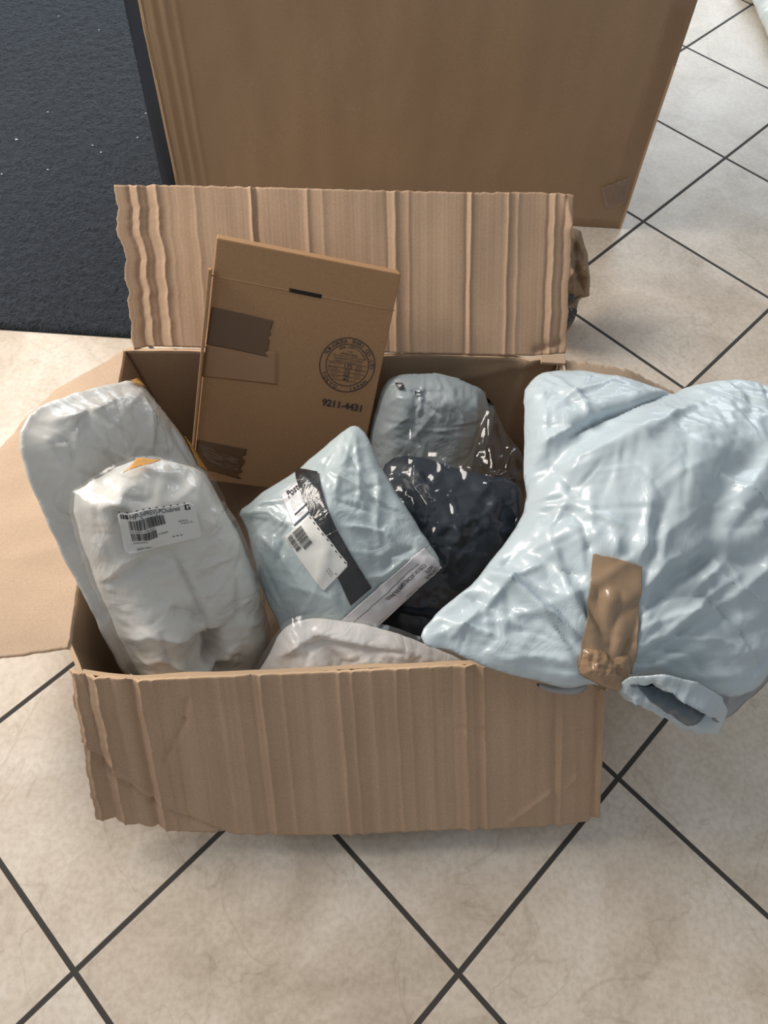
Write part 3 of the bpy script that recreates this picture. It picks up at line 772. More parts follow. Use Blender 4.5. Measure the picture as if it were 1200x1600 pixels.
def build_large_box():
    root = thing('large_cardboard_box', 'tall plain brown cardboard box standing closed behind the open box', 'box')
    yF = 1.673; BR = unz((970, 358), 0); yF = BR[1]
    topR = uny((1090, 0), yF); bl = uny((275, 287), yF); tl = uny((215, 0), yF)
    zt = .80
    def ext(a, b, z): t = (z - a[2]) / (b[2] - a[2]); return a + (b - a) * t
    TR = ext(BR, topR, zt); BL = ext(bl, tl, 0.001); TL = ext(bl, tl, zt)
    BR = BR + np.array([0, 0, .001])
    # front board with crushed flutes near its left corner
    wd = BR[0] - BL[0]
    rid = []
    for px, a in ((222, -.002), (236, .003), (246, -.002), (256, .003), (266, -.001), (275, .003)):
        rid.append(((px - 215) / 875, a, .0035))
    ysh = np.array([0, .006, 0])
    front = Panel(None, [TL, TR], [BL, BR], None, None, t=.006, nu=260, nv=30, ridges=rid, wob=.0025, seed=11, side=-1, rag=(.0015, .0, .0, .001))
    dep = .55
    def wall(a, b, c, d, seed): return Panel(None, [a, b], [c, d], None, None, t=.006, nu=30, nv=20, wob=.001, seed=seed, side=-1)
    sh = np.array([0, dep, 0])
    rs = wall(TR, TR + sh, BR, BR + sh, 12); ls = wall(TL + sh, TL, BL + sh, BL, 13); bk = wall(TR + sh, TL + sh, BR + sh, BL + sh, 14)
    tp = wall(TL + sh, TR + sh, TL, TR, 15)
    bt = wall(BL + ysh, BR + ysh, BL + sh, BR + sh, 16)
    merge_panels('body', [front, rs, ls, bk, tp, bt], [M['board_back'], M['kraft']], root)
    e = np.array([0, -.0035, 0])
    # clear tape ends: wrinkled bit near the lower right corner, band along the right edge
    q = [uny(p, yF - .004) for p in ((941, 294), (985, 277), (978, 318), (947, 328))]
    def f1(a, b):
        p = (1 - a) * (1 - b) * q[0] + a * (1 - b) * q[1] + a * b * q[2] + (1 - a) * b * q[3]
        return p + np.array([0, -.004 * abs(float(fbm(np.array(a * 5), np.array(b * 9), 3))), 0])
    o = grid_patch('clear_tape', f1, 24, 24, film('crumpled_tape', (.9, .86, .84), .2, .25, .6, 80, (.6, .5, .42), .6), root); o['label'] = 'crumpled end of clear tape'
    q2 = [uny(p, yF - .0035) for p in ((1050, 0), (1086, 0), (975, 335), (962, 300))]
    def f2(a, b): return (1 - a) * (1 - b) * q2[0] + a * (1 - b) * q2[1] + a * b * q2[2] + (1 - a) * b * q2[3]
    o = grid_patch('clear_tape', f2, 8, 40, M['tape_clear'], root)
    origin_to(root, ((BL + BR) / 2))
build_large_box()

# ------------------------------------------------------------------ open cardboard box
def build_open_box():
    root = thing('open_cardboard_box', 'open worn cardboard box holding the parcels, flaps spread out', 'box')
    rim = {k: unz(p, H) for k, p in dict(fl=(128, 1052), f1=(215, 1061), f2=(745, 1037), f3=(900, 1058), fr=(944, 1076), br=(872, 560), b1=(540, 553), bl=(196, 548), l1=(112, 1005), l2=(128, 885)).items()}
    def dn(p, x, y): return np.array([x, y, .002])
    xl, xr, yf, yb = -.412, .285, .345, .865
    outw = .006
    front_top = [rim['fl'], rim['f1'], rim['f2'], rim['f3'], rim['fr']]
    front_bot = [dn(0, xl, .315), dn(0, xr, yf)]
    back_top = [rim['bl'], rim['b1'], rim['br']]; back_bot = [dn(0, xl, yb), dn(0, xr, yb)]
    left_top = [rim['bl'], rim['l2'], rim['l1'], rim['fl']]; left_bot = [dn(0, xl, yb), dn(0, xl, .315)]
    right_top = [rim['br'], rim['fr']]; right_bot = [dn(0, xr, yb), dn(0, xr, yf)]
    ps = []
    ps.append(Panel(None, front_top, front_bot, None, None, seed=21, side=-1, wob=.003, nu=90, nv=40))
    ps.append(Panel(None, back_top, back_bot, None, None, seed=22, side=1, wob=.005, nu=90, nv=40, t=-.006, segs=[(.55, .35, .95, .02, -.006, .008), (.93, 0, .9, 1, -.008, .01)]))
    ps.append(Panel(None, left_top, left_bot, None, None, seed=23, side=1, wob=.004, nu=90, nv=40))
    ps.append(Panel(None, right_top, right_bot, None, None, seed=24, side=-1, wob=.003, nu=90, nv=40))
    bt = Panel(None, [dn(0, xl, .315), dn(0, xr, yf)], [dn(0, xl, yb), dn(0, xr, yb)], None, None, seed=25, side=-1, wob=0, nu=20, nv=20, t=-.005)
    ps.append(bt)
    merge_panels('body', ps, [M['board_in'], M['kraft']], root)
    # front flap
    U_ = lambda x: (x - 112) / 834.
    tA = [unz((108, 1046), H - .004), unz((128, 1056), H + .002), unz((215, 1063), H + .002), unz((480, 1052), H + .002), unz((745, 1039), H + .002), unz((900, 1060), H), unz((946, 1078), H - .002)]
    zb = .045
    bB = [unz((150, 1280), zb + .03), unz((172, 1281), zb + .02), unz((265, 1296), zb), unz((400, 1305), zb), unz((540, 1304), zb), unz((720, 1296), zb), unz((860, 1290), zb), unz((918, 1284), zb + .004), unz((937, 1276), zb + .01)]
    rid = [(.012, .004, .004), (.034, -.008, .007), (.058, .006, .005), (.082, -.003, .006), (.118, -.009, .007), (.137, .005, .004), (.185, -.003, .004, .3, 1.0), (.16, .002, .004), (.355, .0035, .004), (.338, -.003, .006), (.395, .0015, .003), (.28, .001, .005),
           (.225, .001, .005), (.31, .001, .004), (.44, -.001, .006), (.50, .0035, .005), (.523, .0035, .0035), (.56, .0015, .004), (.605, .003, .004), (.63, .0018, .004), (.67, .001, .004), (.735, .005, .008), (.755, -.004, .005), (.77, .0045, .005), (.71, -.002, .005), (.905, -.0035, .004), (.918, .004, .005), (.945, .0025, .006), (.985, -.007, .005), (.998, .004, .004)]
    segs = [(.215, .12, .205, .25, -.004, .004), (.205, .25, .155, .5, -.004, .004), (.03, .6, .12, .82, -.005, .004), (.12, .82, .25, 1.0, -.005, .004), (.05, .55, .14, .84, .003, .004), (.90, .75, .82, .95, .003, .004), (.95, .64, .93, .72, .003, .004), (.72, .35, .78, .36, -.002, .004), (.0, .48, .05, .62, -.006, .004)]
    # outer (visible) face looks up and towards the viewer
    f = Panel('flap', tA, bB, M['board'], root, t=.005, nu=560, nv=90, ridges=rid, segs=segs, rag=(.004, .0, .0005, .0018), seed=31, side=-1, wob=.002)
    f.obj['label'] = 'front flap folded down outside'
    # back flap
    n0 = .48
    tB = [unz((178, 289), n0), unz((260, 289), n0), unz((540, 296), n0 + .002), (unz((740, 301), n0)), unz((840, 300), n0), unz((897, 304), n0)]
    bA = [unz((210, 546), H + .002), unz((232, 541), H + .002), unz((540, 550), H + .002), unz((830, 556), H + .002), unz((884, 552), H + .004)]
    u_ = lambda x: (x - 178) / 719.
    rid = [(u_(200), -.005, .005), (u_(212), .004, .004), (u_(225), -.005, .006), (u_(242), .005, .005), (u_(258), .001, .004), (u_(300), .0015, .006), (u_(388), .005, .0035), (u_(396), -.003, .004), (u_(475), .003, .004), (u_(500), .0015, .006), (u_(612), .0055, .006), (u_(600), -.002, .004), (u_(634), .002, .004),
           (u_(733), .004, .003), (u_(726), -.003, .004), (u_(793), .004, .004), (u_(810), .002, .004), (u_(858), -.003, .004), (u_(868), .004, .004), (u_(885), -.004, .004)]
    f = Panel('flap', tB, bA, M['board'], root, t=.005, nu=480, nv=80, ridges=rid, rag=(.007, .003, .0015, .0005), seed=41, side=-1, wob=.002, segs=[(.93, .97, .985, .93, -.006, .006), (.98, 0, 1.0, .2, .006, .008)])
    f.obj['label'] = 'back flap standing up and leaning back'
    # left flap, spread outwards and dipping
    hA = [unz((196, 550), H + .001), unz((128, 885), H + .001), unz((112, 1000), H + .001), unz((106, 1014), H)]
    oB = [unz((90, 612), .235), unz((40, 660), .225), unz((-40, 760), .22), unz((-95, 900), .22), unz((-120, 1046), .22)]
    f = Panel('flap', hA, oB, M['board_flap'], root, t=.005, nu=160, nv=120, rag=(.001, .002, .001, .002), seed=51, side=1, wob=.005, ridges=[(.2, .004, .02), (.7, -.003, .03)])
    f.obj['label'] = 'left flap spread outwards'
    # right flap, mostly under the big bag
    hA = [unz((884, 562), H + .001), unz((946, 1074), H + .001)]
    oB = [unz((1062, 617), .20), unz((1170, 1000), .18)]
    f = Panel('flap', [unz((884, 562), H), unz((905, 566), H - .004), unz((985, 580), .27), unz((1068, 618), .22)],
              [unz((946, 1074), H), unz((980, 1075), .285), unz((1050, 1040), .25), unz((1130, 1030), .19)], M['board_flap'], root, t=.005, nu=120, nv=100, seed=61, side=-1, wob=.004, rag=(.0, .003, .004, .002))
    f.obj['label'] = 'right flap under the pale blue bag'
    # torn light board end at the back right corner
    a = [unz(p, H + .012) for p in ((845, 556), (882, 553), (884, 568), (846, 566))]
    o, _ = quadbox('torn_board', a[3], a[2], a[1], a[0], .006, M['board_flap'], root, .001); o['label'] = 'pale torn end of the hinge'
    origin_to(root, (-.06, .6, 0))
build_open_box()

# crumpled torn box piece standing between the two boxes at right
def build_crushed():
    root = thing('crushed_carton', 'crumpled brown carton with black tape squeezed between the two big boxes', 'box')
    z0 = .002
    A = [unz((850, 355), .36), unz((886, 360), .36), unz((912, 366), .355), unz((917, 400), .33)]
    ol = [(846, 348), (880, 352), (908, 360), (917, 398), (923, 440), (921, 463), (905, 466), (902, 482), (893, 506), (880, 526), (850, 522)]
    nn = np.array([.25, -1, .45]); nn /= np.linalg.norm(nn); pl = (unz((890, 520), .035), nn)
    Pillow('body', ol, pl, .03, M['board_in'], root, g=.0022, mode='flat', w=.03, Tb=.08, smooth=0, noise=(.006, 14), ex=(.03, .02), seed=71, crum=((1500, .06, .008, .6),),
           creases=[([(898, 362), (902, 420), (912, 465)], -.014, .005), ([(908, 362), (912, 410), (918, 450)], .010, .004), ([(886, 360), (890, 410), (896, 462)], .010, .005), ([(882, 468), (898, 470), (912, 462)], -.016, .004), ([(884, 440), (894, 420), (900, 415)], .006, .003), ([(884, 510), (896, 490), (902, 470)], .010, .004)])
    P2 = Pillow('black_tape', [(874, 462), (898, 460), (898, 472), (884, 480), (902, 484), (896, 504), (880, 522), (872, 500)], (pl[0] + pl[1] * .034, pl[1]), .003, M['black'], root, g=.002, smooth=0, Tb=.002, noise=(.002, 30), ex=(.05, .03), seed=5, crum=(4000, .03, .005, .8))
    P3 = Pillow('clear_tape', [(902, 466), (912, 468), (909, 492), (903, 480)], (pl[0] + pl[1] * .038, pl[1]), .002, M['film'], root, g=.002, smooth=1, Tb=.001, noise=(.001, 30), ex=None)
    origin_to(root, unz((890, 515), .0))
build_crushed()

# ------------------------------------------------------------------ flat brown carton with the round certificate
def build_carton():
    root = thing('flat_carton', 'flat brown carton with slot and round printed certificate leaning inside', 'box')
    q = [(338, 371), (627, 428), (553, 780), (300, 748)]
    r = [ray(p) for p in q]
    A = np.array([-r[1], r[2], -r[3]]).T; s = np.linalg.solve(A, -r[0]); s = np.r_[1, s] * 1.16
    TL, TR, BR, BL = [C0 + a * b for a, b in zip(s, r)]
    e1 = TR - TL; e2 = BL - TL; n = np.cross(e2, e1); n /= np.linalg.norm(n); dep = .034
    fn0 = lambda a, b: TL + a * e1 + b * e2
    V = []; Fs = []
    body, _ = quadbox('body', BL, BR, TR, TL, dep, M['carton'], root, .0025)
    # fold groove of the top band, as a slightly raised front board below it
    def on(a, b, off=.0006): return fn0(a, b) + n * off
    px = lambda p: (lambda w: np.array([(w - TL) @ e1 / (e1 @ e1), (w - TL) @ e2 / (e2 @ e2)]))(unplane(p, TL, n))
    def strip(name, quad, mat, off, jag=0, lab=None, nu=12, nv=8, wav=0, seed=1):
        c = [px(k) for k in quad]
        def g(a, b):
            w = (1 - a) * (1 - b) * c[0] + a * (1 - b) * c[1] + a * b * c[2] + (1 - a) * b * c[3]
            if jag and a > .95: w = w + np.array([jag * float(noise2(np.array(b * 7 + seed), np.array(.5), seed)), 0])
            return on(w[0], w[1], off + wav * abs(float(noise2(np.array(a * 3), np.array(b * 4 + seed), 4))))
        o = grid_patch(name, g, nu, nv, mat, root, .0003)
        if lab: o['label'] = lab
        return o
    strip('crease', [(328, 429), (617, 482), (617, 484), (328, 431)], plain('crease_card', (.50, .29, .15), .8), .0004)
    strip('slot', [(452, 449), (503, 459), (502, 465), (451, 455)], M['hole'], .0006, lab='dark cut slot')
    strip('brown_tape', [(330, 479), (426, 500), (415, 556), (321, 537)], M['tape_dark'], .0010, jag=.02, nu=30, nv=30)
    strip('faint_tape_mark', [(320, 540), (433, 549), (432, 600), (314, 588)], plain('tape_mark', (.37, .19, .088), .35, coat=.35, bump=.25, bscale=25), .0007, nu=20, nv=20)
    strip('brown_tape', [(305, 686), (381, 700), (371, 747), (303, 728)], M['tape_dark'], .0010, jag=.02, nu=30, nv=30, seed=3)
    strip('clear_tape', [(306, 690), (372, 716), (368, 735), (320, 722)], M['tape_clear'], .0020, nu=40, nv=20, wav=.004)
    # rounded top-left hump of the inner board, seen as a thin second layer on the left side
    side, _ = quadbox('side_board', TL + e1 * -.022 + e2 * .11, TL + e1 * -.004 + e2 * .11, BL + e1 * -.004 - e2 * .08, BL + e1 * -.016 - e2 * .08, .02, M['carton'], root, .001)
    # printing
    cx, cy = px((542, 569)); W1 = np.linalg.norm(e1); H1 = np.linalg.norm(e2)
    rad = np.linalg.norm((px((586, 568)) - px((498, 569))) * np.array([W1, H1])) / 2
    P = Print(); P.ring(0, 0, 1, .035); P.ring(0, 0, .775, .03)
    P.arc('YURIGAOKA', 0, 0, .81, 158, 104, .19, bold=.012); P.arc('SHIKI', 0, 0, .81, 87, 62, .19, bold=.012); P.arc('CO.,LTD', 0, 0, .81, 46, 5, .19, bold=.012)
    P.arc('TOKYO', 0, 0, .955, 208, 249, .19, inward=True, bold=.012); P.arc('JAPAN', 0, 0, .955, 288, 325, .19, inward=True, bold=.012)
    P.arc('BOX CERTIFICATE', 0, 0, .62, 122, 28, .13, bold=.005)
    P.text('THIS', 0, .46, .09, align='CENTER'); P.text('SINGLE WALL', 0, .36, .1, align='CENTER', bold=.01)
    P.text('BOX MEETS ALL CONSTRUCTION', 0, .27, .085, align='CENTER', width=1.15); P.text('REQUIREMENTS OF CARRIER', 0, .18, .085, align='CENTER', width=1.05); P.text('FREIGHT CLASSIFICATION', 0, .09, .085, align='CENTER', width=.95)
    for k, (y, hw) in enumerate(((.05, .70), (-.12, .70), (-.28, .67), (-.42, .58), (-.58, .44))): P.rect(-hw, y, hw, y + .016, 2)
    for t, y in (('175', -.09), ('75', -.26), ('60', -.42), ('40', -.57)): P.text(t, 0.02, y, .17, sx=1.3, align='CENTER', bold=.012)
    for a_, y in (('BURSTING TEST', -.02), ('MIN COMB', -.17), ('WT FACINGS', -.24), ('SIZE LIMIT', -.36), ('GROSS WT', -.5)): P.text(a_, -.66 if y > -.3 else -.55, y, .065)
    for a_, y in (('LBS PER', -.02), ('SQ INCH', -.09), ('LBS PER', -.17), ('M SQ FT', -.24), ('INCHES', -.36), ('LBS', -.5)): P.text(a_, .3, y, .065)
    def mp(x, y):
        return on(cx + x * rad / W1, cy - y * rad / H1, .0009)
    P.build('printed_certificate', M['stamp'], root, mp)
    P = Print(); a = px((501, 631)); b_ = px((563, 641))
    P.text('9211-4431', 0, 0, 1, bold=.035)
    w = max(v[0] for v in P.v); sc = np.linalg.norm((b_ - a) * np.array([W1, H1])) / w
    d = (b_ - a) * np.array([W1, H1]); d /= np.linalg.norm(d)
    P.build('printed_number', M['stamp'], root, lambda x, y: on(a[0] + (x * d[0] + y * d[1]) * sc / W1, a[1] + (x * d[1] - y * d[0]) * sc / H1, .0009))
    origin_to(root, (BL + BR) / 2)
build_carton()
#PARCELS
# ------------------------------------------------------------------ parcels
def label_text_map(f): return f

def white_back():
    root = thing('padded_parcel', 'tall white film-wrapped parcel at far left, reaching over the left flap', 'parcel', None)
    pl = plane3((120, 890, .352), (215, 610, .425), (280, 1040, .12))
    ol = [(26, 684), (50, 642), (100, 618), (160, 604), (210, 592), (236, 618), (262, 652), (292, 690), (318, 735), (350, 800), (380, 870), (330, 1000), (240, 1090), (196, 1058), (166, 1005), (136, 940), (104, 880), (72, 812), (42, 745)]
    cr_ = [([(60, 668), (75, 700), (120, 760), (160, 850), (200, 930)], .006, .012), ([(125, 690), (135, 640), (112, 680)], -.004, .004),
           ([(225, 620), (232, 700), (240, 716)], .006, .008), ([(60, 660), (140, 640), (215, 610)], .006, .01), ([(150, 640), (200, 615)], -.003, .004),
           ([(80, 690), (110, 690), (110, 730)], -.002, .004), ([(262, 655), (285, 700), (300, 730)], -.004, .008)]
    p = Pillow('body', ol, pl, .038, M['paper'], root, mode='flat', w=.06, Tb=.02, smooth=1, creases=cr_, noise=(.007, 7), ex=(.035, .025), cs=1.8, seed=101, g=.0026, inside=True, crum=((300, .05, .02, .5), (1600, .03, .0055, .5)))
    f = Pillow('film_wrap', ol, (pl[0] + pl[1] * .001, pl[1]), .042, M['film3'], root, mode='flat', w=.06, smooth=1, creases=cr_, noise=(.007, 7), ex=(.06, .05), cs=1.8, seed=101, g=.003, inside=True, open_back=True, keep=.012, crum=((300, .05, .02, .5), (2200, .03, .006, .6)))
    patch('kraft_edge', p, [(200, 594), (214, 591), (226, 606), (206, 600)], M['orange'], root, off=.0015, nu=10, nv=10, label='orange kraft corner showing through')
    patch('kraft_edge', p, [(284, 682), (296, 690), (330, 748), (308, 728)], M['orange'], root, off=.0015, nu=10, nv=20, label='orange kraft edge')
    origin_to(root, unz((280, 1040), .0))
def white_front():
    root = thing('padded_parcel', 'white film-wrapped parcel with a barcode sticker, in front of the tall one at left', 'parcel', None)
    pl = plane3((132, 860, .395), (330, 760, .39), (300, 1050, .175))
    ol = [(108, 775), (150, 748), (194, 724), (246, 716), (300, 730), (326, 744), (345, 784), (372, 835), (398, 890), (410, 940), (424, 990), (412, 1040), (385, 1075), (325, 1100), (262, 1095), (222, 1062), (188, 1000), (158, 930), (132, 860)]
    cr_ = [([(110, 770), (160, 770), (200, 790), (240, 850)], .007, .012), ([(300, 730), (350, 800), (385, 880), (412, 960)], .006, .012),
           ([(270, 860), (300, 920), (322, 975), (332, 1000)], -.004, .003), ([(332, 1000), (372, 965), (370, 900)], -.005, .006), ([(322, 975), (300, 960), (265, 950)], -.007, .008),
           ([(330, 985), (334, 1010), (328, 1040)], -.02, .010, 'g'), ([(330, 1020), (350, 1060)], -.012, .012, 'g'), ([(150, 915), (190, 880), (235, 858)], .004, .006), ([(240, 870), (200, 900), (150, 915)], -.004, .006),
           ([(180, 1000), (230, 990), (300, 1000)], .006, .01), ([(200, 1040), (250, 1030), (300, 1050)], .006, .009), ([(250, 985), (270, 1050)], -.005, .008), ([(195, 725), (240, 735), (300, 735)], .004, .008)]
    lab = [(182, 799), (299, 784), (317, 838), (197, 866)]
    p = Pillow('body', ol, pl, .05, M['paper'], root, mode='flat', w=.055, Tb=.006, smooth=1, creases=cr_, noise=(.006, 7), ex=(.045, .03), cs=1.8, seed=111, flat=[lab], g=.0026, inside=True, crum=((300, .05, .02, .5), (1600, .03, .0055, .5)),
               hills=[(260, 1000, .05, .01), (385, 1000, .04, .01)])
    olf = [(102, 776), (148, 742), (192, 719), (250, 711), (304, 726), (332, 740), (352, 782), (380, 835), (408, 890), (424, 940), (442, 990), (436, 1040), (400, 1080), (325, 1106), (256, 1100), (212, 1062), (180, 1000), (150, 930), (124, 860)]
    p = Pillow('film_wrap', olf, (pl[0] + pl[1] * .001, pl[1]), .054, M['film3'], root, mode='flat', w=.058, smooth=1, creases=cr_, noise=(.006, 7), ex=(.06, .05), cs=1.8, seed=111, flat=[lab], g=.0028, inside=True, open_back=True, keep=.012,
               hills=[(260, 1000, .05, .01), (385, 1000, .04, .01)], crum=((300, .05, .02, .5), (2200, .03, .006, .6)))
    patch('kraft_edge', p, [(190, 740), (212, 714), (250, 718), (205, 730)], M['orange'], root, off=.0018, nu=12, nv=10, label='orange kraft corner at the top')
    o, fm = patch('shipping_label', p, lab, M['label'], root, off=.0022, nu=60, nv=34, round_=3, label='white barcode sticker')
    P = Print(); 
    P.rect(.035, .86, .05, .96); P.rect(.06, .86, .082, .96); P.rect(.092, .86, .125, .96); 
    P.text('HP-[HPREV]-PChubresi', .14, .865, .15, width=.66, bold=.004)
    P.rect(.87, .84, .94, .97, 3)
    for i in range(10): P.rect(.02 + i * .094, 1.0, .05 + i * .094, 1.02)
    P.bars(.11, .58, .57, .82, seed=3, unit=.0045); P.bars(.11, .30, .42, .50, seed=5, unit=.0045)
    P.text('X10 HPREV 100 00059', .1, .52, .06, width=.3); P.text('LPNRR5000000', .11, .22, .06, width=.18); P.text('B 00000000', .44, .34, .06, width=.13)
    P.text('07672 22P01', .14, .05, .07, width=.18, bold=.01)
    P.text('B00TR5G9', .74, .56, .06, width=.12); P.text('10-04-47 TR', .76, .49, .06, width=.16)
    for i in range(3): P.ring(.63 + i * .05, .2, .014, .013, 8)
    P.build('label_print', M['ink'], o, lambda x, y: p.drape(fm(x, 1 - y), .0032))
    # white patches inside the black brackets
    Q = Print(); Q.text('F', .885, .865, .12, bold=.02)
    Q.build('label_print', M['label'], o, lambda x, y: p.drape(fm(x, 1 - y), .0038))
    origin_to(root, unz((300, 1050), .0))
def center_mailer():
    root = thing('poly_mailer', 'blue-grey poly mailer with black tape, sticker and paper slip in the middle', 'parcel', None)
    pl = plane3((555, 675, .36), (690, 885, .29), (430, 970, .22))
    ol = [(371, 800), (398, 780), (432, 755), (472, 728), (512, 694), (538, 672), (556, 664), (574, 680), (586, 712), (602, 742), (628, 782), (652, 820), (672, 850), (690, 886), (645, 925), (585, 975), (560, 1000), (500, 1010), (450, 1005), (436, 982), (418, 940), (404, 905), (394, 862), (384, 820)]
    cr_ = [([(470, 735), (500, 770), (560, 900), (565, 940)], .003, .012), ([(575, 685), (600, 745), (650, 822), (675, 862)], .004, .008), ([(598, 895), (610, 870), (650, 855)], -.003, .005), ([(560, 905), (600, 900), (640, 870)], .003, .004),
           ([(380, 800), (400, 870), (430, 960)], -.004, .012), ([(388, 790), (450, 780), (480, 760)], .003, .006), ([(400, 830), (440, 870), (480, 930)], .003, .006), ([(415, 900), (470, 920), (530, 940)], .002, .008),
           ([(555, 672), (560, 720), (565, 790)], .003, .006), ([(540, 700), (590, 790), (600, 860)], -.003, .006), ([(500, 730), (560, 760), (620, 800)], .003, .005), ([(520, 780), (580, 800)], -.003, .004), ([(530, 820), (600, 830), (620, 850)], .003, .004), ([(375, 800), (420, 800), (450, 820)], .004, .006)]
    la = [(466, 806), (490, 790), (546, 884), (506, 925)]
    p = Pillow('body', ol, pl, .06, M['mailer'], root, mode='puff', Tb=.05, smooth=1, creases=cr_, noise=(.005, 8), ex=(.04, .03), cs=1.8, seed=121,
               flat=[[(446, 840), (490, 790), (546, 882), (506, 925)], [(470, 740), (498, 740), (575, 915), (550, 940), (480, 800)], [(438, 770), (470, 748), (492, 796), (456, 826)]], hills=[(480, 790, .08, .012)], g=.0026, inside=True, crum=((150, .05, .02, .4), (1800, .03, .0055, .5)))
    # black tape band in three lengths that bend with the parcel
    for k, (qd, s) in enumerate((([(461, 732), (497, 738), (507, 782), (478, 790)], 1), ([(478, 786), (506, 779), (527, 830), (502, 842)], 2), ([(502, 840), (526, 828), (581, 918), (548, 946)], 3))):
        patch('black_tape', p, qd, M['black'], root, off=.0016, nu=30, nv=40, jag=.0, seed=s, wav=0)
    # printed delivery slip under the tape
    o, fm = patch('paper_slip', p, [(441, 773), (468, 752), (488, 795), (459, 822)], M['label_w'], root, off=.0012, nu=26, nv=26)
    P = Print(); P.text('Poste', .25, .74, .3, width=.78, bold=.02)
    for i, y in enumerate((.60, .53, .46, .39, .32)): P.text('mittente via num cap', .22, y, .07, width=.6)
    P.rect(.24, .19, .92, .23, 4); P.rect(.24, .12, .7, .13, 3)
    P.build('slip_print', M['ink'], o, lambda x, y: p.drape(fm(x, 1 - y), .0024))
    o, fm = patch('shipping_label', p, [(446, 840), (485, 804), (546, 882), (506, 925)], M['label'], root, off=.0021, nu=44, nv=50, round_=3, label='white sticker with two barcodes')
    # label axes: text runs along the long side (down-right)
    P = Print()
    mm = lambda x, y: p.drape(fm(1 - y, x), .0031)      # x along long side, y from right edge (dashes)
    P2 = Print(); P2.bars(.05, .40, .36, .70, seed=8, unit=.0035); P2.bars(.05, .76, .30, .92, seed=9, unit=.0035)
    P2.text('X00 00000 00000', .05, .715, .04, width=.25); P2.text('LPN00000', .05, .94, .04, width=.16)
    P2.text('GB TB G9', .80, .55, .05, width=.12); P2.text('22 05 47', .80, .48, .05, width=.12); P2.text('8', .93, .40, .06)
    for i in range(9): P2.rect(.03 + i * .11, .03, .07 + i * .11, .06)
    P2.build('label_print', M['ink'], o, lambda x, y: p.drape(fm(1 - y, x), .0031))
    # paper flap along the lower right edge with its printing
    o, fm = patch('paper_strip', p, [(661, 857), (691, 887), (588, 982), (520, 980)], M['label_w'], root, off=.0035, nu=30, nv=70, label='white printed paper strip along the lower edge')
    P = Print(); P.rect(.0, 0, 1, 1) if 0 else None
    P.rect(.10, .60, 1.0, .612, 14)
    P.text('COPIA DA LASCIARE SEMPRE SUL PACCO', 0, 0, .1, width=.62, bold=.01)
    v = P.v[14 * 4:]; P.v = P.v[:14 * 4] + [(.12 + x, .72 - 0 + y * 1.3 * 0 + y) for x, y in v]
    P.text('NOTE', .10, .50 - .3, .1, width=.06) ; P.text('CONTENUTO', .08, .06, .1, width=.13)
    # x runs from the upper right corner down to the lower left; text reads upside down from here, as on the slip
    def ms(x, y):
        return p.drape(fm(y, x), .0048)
    PP = Print(); PP.rect(.12, .30, 1.0, .315, 14)
    def flip(body, x, y, size, width, bold=.01):
        v, f = text_tris(body, bold); v = v * size; v[:, 0] *= width / v[:, 0].max()
        PP.add(np.stack([x + v[:, 0], y + (size * .0 - v[:, 1]) * -1], -1), f)
    flip('COPIA DA LASCIARE SEMPRE SUL PACCO', .10, .42, .17, .48, .02); flip('NOTE', .07, .62, .15, .08, .02); flip('CONTENUTO', .05, .76, .15, .15, .02); flip('Firma cliente', .32, .80, .07, .16, 0); flip('Data consegna', .40, .90, .05, .13, 0)
    PP.build('slip_print', M['ink'], o, ms)
    origin_to(root, unz((520, 950), .0))
def grey_mailers():
    root = thing('poly_mailer', 'grey poly mailer behind the clear bag, against the back wall', 'parcel', None)
    pl = plane3((620, 600, .285), (745, 610, .275), (640, 760, .12))
    ol = [(575, 690), (586, 640), (602, 598), (628, 580), (680, 578), (726, 588), (758, 606), (764, 640), (750, 680), (738, 724), (722, 790), (640, 820), (580, 790)]
    cr_ = [([(596, 610), (630, 590), (700, 592), (740, 600)], -.006, .005), ([(618, 600), (625, 608), (640, 614), (700, 614)], -.006, .004), ([(648, 615), (645, 680)], -.002, .003), ([(740, 600), (745, 640), (735, 700)], .006, .008),
           ([(640, 612), (690, 650)], -.004, .004), ([(700, 615), (720, 640), (728, 665)], .005, .006), ([(590, 640), (620, 620), (650, 620)], .005, .006), ([(690, 630), (640, 690)], .003, .006), ([(590, 680), (640, 650)], .003, .005)]
    p = Pillow('body', ol, pl, .05, M['mailer2'], root, mode='flat', w=.05, Tb=.03, smooth=1, creases=cr_, noise=(.005, 9), ex=(.04, .03), seed=131, g=.0026, inside=True, crum=(2600, .03, .0055, .5))
    patch('black_mark', p, [(617, 597), (629, 598), (632, 608), (622, 607)], M['black'], root, off=.0015, nu=8, nv=8)
    o, fm = patch('printed_bracket', p, [(646, 609), (660, 609), (660, 618), (646, 618)], M['mailer2'], root, off=.001, nu=8, nv=8)
    P = Print(); P.rect(.1, .45, .9, .6); P.rect(.1, .1, .2, .9); P.rect(.8, .1, .9, .9); P.build('print', M['ink'], o, lambda x, y: p.drape(fm(x, 1 - y), .002))
    origin_to(root, unz((640, 760), .0))
    root = thing('poly_mailer', 'narrow shaded grey mailer wedged upright right of the grey one behind the clear bag', 'parcel', None)
    pl = plane3((735, 600, .25), (785, 640, .235), (740, 740, .10))
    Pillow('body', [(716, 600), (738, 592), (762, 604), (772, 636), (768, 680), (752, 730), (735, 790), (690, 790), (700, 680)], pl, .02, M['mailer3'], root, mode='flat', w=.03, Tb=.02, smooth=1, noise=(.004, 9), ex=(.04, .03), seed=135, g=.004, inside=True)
    origin_to(root, unz((740, 740), .0))
